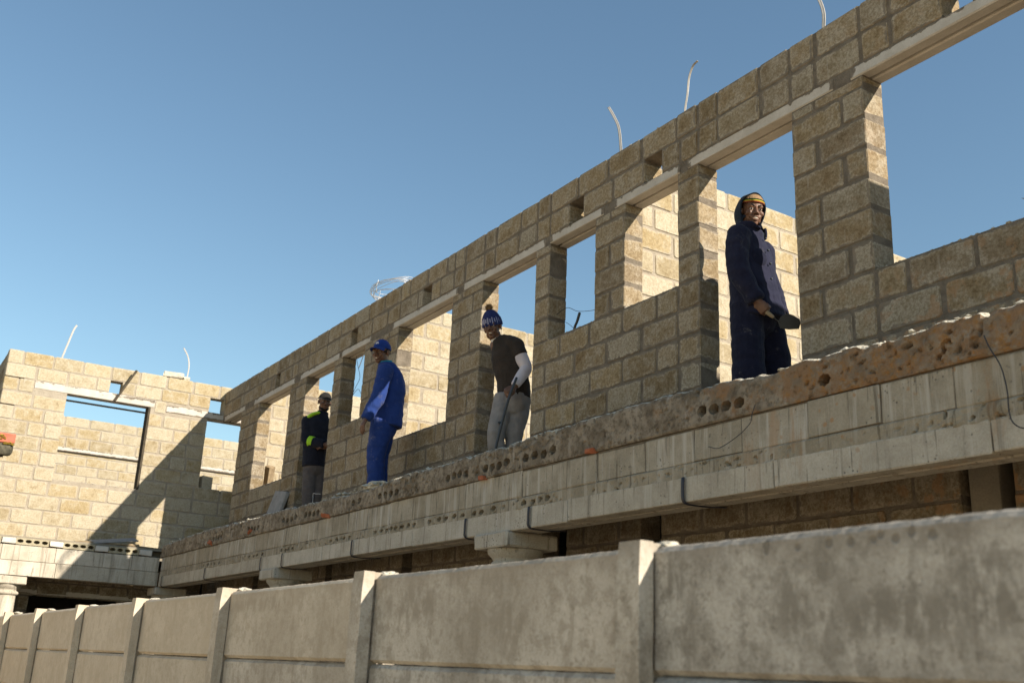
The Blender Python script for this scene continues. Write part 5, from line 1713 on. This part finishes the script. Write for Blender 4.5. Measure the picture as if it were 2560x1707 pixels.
# ---- worker in blue overalls, standing on the slab in front of the wall
def worker_blue():
    r = person('person in royal blue overalls and cap standing on the slab before the wall', -9.39, 4.213, RAD(65.84), None)
    F = V3(-0.87, -0.49, 0)
    S = F.cross(V3(0, 0, 1))            # his right (away from the camera)
    hd = V3(0.042, -0.01, 1.562)
    B = basis((-0.58, -0.79, -0.14), RAD(2))
    pel, chest, neck = V3(0.135, 0.0, 0.86), V3(0.15, 0.0, 1.22), V3(0.095, 0.0, 1.42)
    shL, elL, wrL = V3(0.095, -0.175, 1.335), V3(0.045, -0.225, 1.04), V3(-0.055, -0.235, 0.815)
    shR, elR, wrR = V3(0.175, 0.175, 1.335), V3(0.185, 0.22, 1.06), V3(0.11, 0.22, 0.84)
    legs = [(V3(0.105, -0.085, 0.84), V3(0.075, -0.07, 0.48), V3(0.105, -0.07, 0.08)), (V3(0.14, 0.085, 0.84), V3(0.10, 0.07, 0.48), V3(0.135, 0.07, 0.08))]
    skin_body(r, hd, B, neck, pel, chest, None, [(shL, elL, wrL), (shR, elR, wrR)], legs,
              [((-0.38, -0.1, -0.92), (0.75, 0.45, -0.3), -1, 0.32), ((-0.2, 0, -1), (-0.2, -0.8, 0), 1, 0.5)], F, (0.105, 0.075), S)
    face_parts(hd, B, r, r)
    bm = bmesh.new()
    add_tube(bm, [V3(0.148, 0, 0.795), V3(0.150, 0, 0.85), V3(0.152, 0, 0.98), V3(0.155, 0, 1.15), V3(0.145, 0, 1.29), V3(0.118, 0, 1.385), V3(0.10, 0, 1.44)],
             [(0.170, 0.150), (0.170, 0.150), (0.168, 0.148), (0.178, 0.146), (0.172, 0.126), (0.125, 0.092), (0.078, 0.074)], ref=S, n=4, seg=28, flat_cap=True)
    for sh, el, wr in ((shL, elL, wrL), (shR, elR, wrR)):
        add_blob(bm, Vector(sh) - V3(0, 0, 0.01), (0.080, 0.080, 0.076))
        add_tube(bm, [sh, sh * 0.5 + el * 0.5, el, (el + wr) / 2, wr + (wr - el).normalized() * 0.01], [0.080, 0.074, 0.068, 0.060, 0.052], n=4, seg=16, flat_cap=True)
    remesh_obj('jacket', bm, 0.007, M_BLUE, r, 2, 0.0115, 6.5, 12.0)
    bm = bmesh.new()
    add_tube(bm, [V3(0.098, 0, 1.42), V3(0.088, -0.004, 1.475)], [(0.078, 0.076), (0.071, 0.070)], n=2, seg=22, ref=S, flat_cap=True)
    remesh_obj('shirt_collar', bm, 0.006, M_TEAL, r, 1)
    bm = bmesh.new()
    add_tube(bm, [V3(0.104, 0, 1.405), V3(0.10, -0.0, 1.455)], [(0.098, 0.088), (0.086, 0.082)], n=2, seg=22, ref=S, flat_cap=True)
    remesh_obj('collar', bm, 0.006, M_BLUE, r, 1, 0.004, 12, 3)
    bm = bmesh.new()
    add_tube(bm, [V3(0.13, 0, 0.92), V3(0.13, 0, 0.84), V3(0.125, 0, 0.76)], [(0.15, 0.118), (0.155, 0.125), (0.14, 0.12)], ref=S, n=3, seg=24)
    for hp, kn, an in legs:
        add_tube(bm, [hp, (hp + kn) / 2, kn, kn * 0.5 + an * 0.5, an + V3(0, 0, 0.02)], [0.108, 0.104, 0.090, 0.086, 0.082], n=4, seg=18, flat_cap=True)
    remesh_obj('trousers', bm, 0.008, M_BLUE, r, 2, 0.012, 6.0, 21.0, (1, 1, 0.35))
    boots(r, legs, F)
    # cap
    hc = V3(*hd) + B @ V3(0, -0.008, 0.030)
    Bt = B @ Matrix.Rotation(RAD(4), 3, 'X')
    bm = bmesh.new()
    shell_cap(bm, hc, Bt, (0.086, 0.107, 0.112), 0.02, 0, 48, 12)
    cp = link('cap', bm_mesh('cap', bm, True), M_CAP, r)
    bm = bmesh.new()
    n = 17
    rows = []
    for j in range(5):
        t = j / 4
        row = []
        for k in range(n):
            a = RAD(28) + RAD(124) * k / (n - 1)
            row.append(bm.verts.new(hc + Bt @ Vector((0.084 * math.cos(a) * (1 + 0.06 * t), 0.103 * math.sin(a) + 0.075 * t * math.sin(a) ** 1.3, 0.006 - 0.016 * t - 0.02 * math.cos(a) ** 2 * (0.3 + t)))))
        rows.append(row)
    for a, b in zip(rows[:-1], rows[1:]):
        for k in range(n - 1):
            bm.faces.new((a[k], a[k + 1], b[k + 1], b[k]))
    vz = link('visor', bm_mesh('visor', bm, True), M_CAP, cp)
    s = vz.modifiers.new('t', 'SOLIDIFY')
    s.thickness = 0.004
    bm = bmesh.new()
    add_blob(bm, hc + Bt @ V3(0, 0, 0.112), (0.008, 0.008, 0.004), nu=10, nv=6)
    link('cap_button', bm_mesh('cap_button', bm, True), M_CAP, cp)
    # small white embroidered mark on the front of the cap
    bm = bmesh.new()
    for pts in ([(-0.016, 0.055), (-0.006, 0.062), (0.006, 0.058), (0.018, 0.063)], [(-0.018, 0.047), (-0.004, 0.051), (0.008, 0.048), (0.020, 0.051)], [(-0.004, 0.066), (0.004, 0.046)]):
        P3 = []
        for x, z in pts:
            yy = 0.107 * math.sqrt(max(1 - (x / 0.086) ** 2 - (z / 0.112) ** 2, 0)) + 0.0012
            P3.append(hc + Bt @ Vector((x, yy, z)))
        add_tube(bm, P3, [0.0028] * len(P3), n=3, seg=6)
    link('emblem', bm_mesh('emblem', bm, True), M_WHITE, cp)
    bm = bmesh.new()
    shell_cap(bm, V3(*hd) + B @ V3(0, -0.020, 0.020), B, (0.0765, 0.089, 0.09), -0.28, 0, 32, 8)
    hb = link('hair', bm_mesh('hair', bm, True), M_HAIR, r)
    return r
worker_blue()

# ---- leftmost worker in the narrow door
def worker_hivis():
    r = person('person in black jacket with yellow-green bands and dark beanie in leftmost door', -12.18, 4.74, RAD(68.74), None)
    F = V3(0.34, -0.94, 0)
    S = F.cross(V3(0, 0, 1))            # his right: image left
    hd = V3(0.050, -0.01, 1.660)
    B = basis((0.20, -0.95, -0.12), RAD(3))
    pel, chest, neck = V3(-0.005, 0.0, 0.92), V3(-0.015, 0.0, 1.28), V3(0.035, 0.0, 1.49)
    shR, elR, wrR = V3(-0.135, -0.03, 1.405), V3(-0.112, -0.09, 1.135), V3(0.095, -0.20, 1.085)
    shL, elL, wrL = V3(0.15, 0.05, 1.405), V3(0.19, 0.07, 1.14), V3(0.13, -0.17, 1.06)
    legs = [(V3(-0.035, 0.0, 0.90), V3(-0.03, -0.01, 0.50), V3(-0.005, 0.02, 0.08)), (V3(0.08, 0.03, 0.90), V3(0.085, 0.02, 0.50), V3(0.09, 0.05, 0.08))]
    skin_body(r, hd, B, neck, pel, chest, None, [(shR, elR, wrR), (shL, elL, wrL)], legs,
              [((0.9, -0.3, 0.0), (0.2, 0.9, -0.2), 1, 0.7), ((-0.9, -0.3, 0.1), (0, 0.9, -0.3), -1, 0.7)], F, (0.108, 0.075), S)
    face_parts(hd, B, r, r, teeth=False)
    bm = bmesh.new()
    add_tube(bm, [V3(-0.002, 0, 0.835), V3(-0.004, 0, 0.90), V3(-0.008, 0, 1.05), V3(-0.012, 0, 1.22), V3(0.0, 0, 1.36), V3(0.022, 0, 1.45), V3(0.036, 0, 1.51)],
             [(0.145, 0.130), (0.145, 0.130), (0.150, 0.130), (0.165, 0.130), (0.165, 0.118), (0.115, 0.09), (0.078, 0.072)], ref=S, n=4, seg=28, flat_cap=True)
    for sh, el, wr in ((shR, elR, wrR), (shL, elL, wrL)):
        add_blob(bm, Vector(sh) - V3(0, 0, 0.01), (0.076, 0.076, 0.072))
        add_tube(bm, [sh, sh * 0.5 + el * 0.5, el, (el + wr) / 2, wr], [0.076, 0.072, 0.066, 0.058, 0.050], n=4, seg=16, flat_cap=True)
    remesh_obj('jacket', bm, 0.008, M_BLACK, r, 2, 0.010, 6.5, 31.0)
    bm = bmesh.new()
    add_tube(bm, [V3(0.034, 0, 1.48), V3(0.042, -0.006, 1.545)], [(0.082, 0.078), (0.070, 0.068)], n=2, seg=20, ref=S, flat_cap=True)
    remesh_obj('collar', bm, 0.007, M_BLACK, r, 1)
    # reflective bands
    bm = bmesh.new()
    a, b = shR * 0.10 + elR * 0.90, elR * 0.80 + wrR * 0.20
    a = elR * 0.93 + shR * 0.07
    b = elR * 0.72 + wrR * 0.28
    add_tube(bm, [elR * 0.90 + wrR * 0.10 + V3(0, 0, 0.004), elR * 0.62 + wrR * 0.38 + V3(0, 0, 0.004)], [0.071, 0.068], n=2, seg=18, flat_cap=True)
    remesh_obj('reflective_band', bm, 0.007, M_HIVIS, r, 1)
    bm = bmesh.new()
    add_tube(bm, [V3(-0.128, -0.055, 1.448), V3(-0.075, -0.058, 1.485), V3(-0.012, -0.058, 1.508)], [(0.052, 0.026), (0.058, 0.026), (0.050, 0.024)], n=3, seg=14, ref=(0, 1, 0))
    remesh_obj('reflective_band', bm, 0.007, M_HIVIS, r, 1)
    bm = bmesh.new()
    add_tube(bm, [V3(0.0, 0, 0.97), V3(0.01, 0, 0.88), V3(0.02, 0, 0.80)], [(0.138, 0.112), (0.135, 0.118), (0.125, 0.115)], ref=S, n=3, seg=24)
    for hp, kn, an in legs:
        add_tube(bm, [hp, (hp + kn) / 2, kn, kn * 0.5 + an * 0.5, an + V3(0, 0, 0.02)], [0.098, 0.092, 0.080, 0.076, 0.072], n=4, seg=18, flat_cap=True)
    remesh_obj('trousers', bm, 0.008, M_GREYT, r, 2, 0.011, 6.0, 41.0, (1, 1, 0.35))
    boots(r, legs, F)
    hc = V3(*hd) + B @ V3(0, -0.010, 0.030)
    Bt = B @ Matrix.Rotation(RAD(-8), 3, 'X')
    bm = bmesh.new()
    rows = shell_cap(bm, hc, Bt, (0.086, 0.106, 0.108), 0.10, 0, 48, 12)
    bean = link('beanie', bm_mesh('beanie', bm, True), M_BEANIED, r)
    bm = bmesh.new()
    pts = [hc + Bt @ Vector((0.085 * math.cos(2 * math.pi * k / 40), 0.105 * math.sin(2 * math.pi * k / 40), 0.014)) for k in range(41)]
    add_tube(bm, pts, [0.008] * 41, n=1, seg=8, cap=False)
    link('turned_hem', bm_mesh('turned_hem', bm, True), M_GREYT, bean)
    bm = bmesh.new()
    P = lambda x, y, z: hd + B @ Vector((x, y, z))
    add_tube(bm, [P(-0.050, 0.035, -0.075), P(-0.026, 0.066, -0.094), P(0, 0.074, -0.099), P(0.026, 0.066, -0.094), P(0.050, 0.035, -0.075)], [0.012, 0.015, 0.017, 0.015, 0.012], n=3, seg=10)
    link('beard', bm_mesh('beard', bm, True), M_HAIR, r)
    return r
worker_hivis()
bpy.data.scenes.remove(TMP)
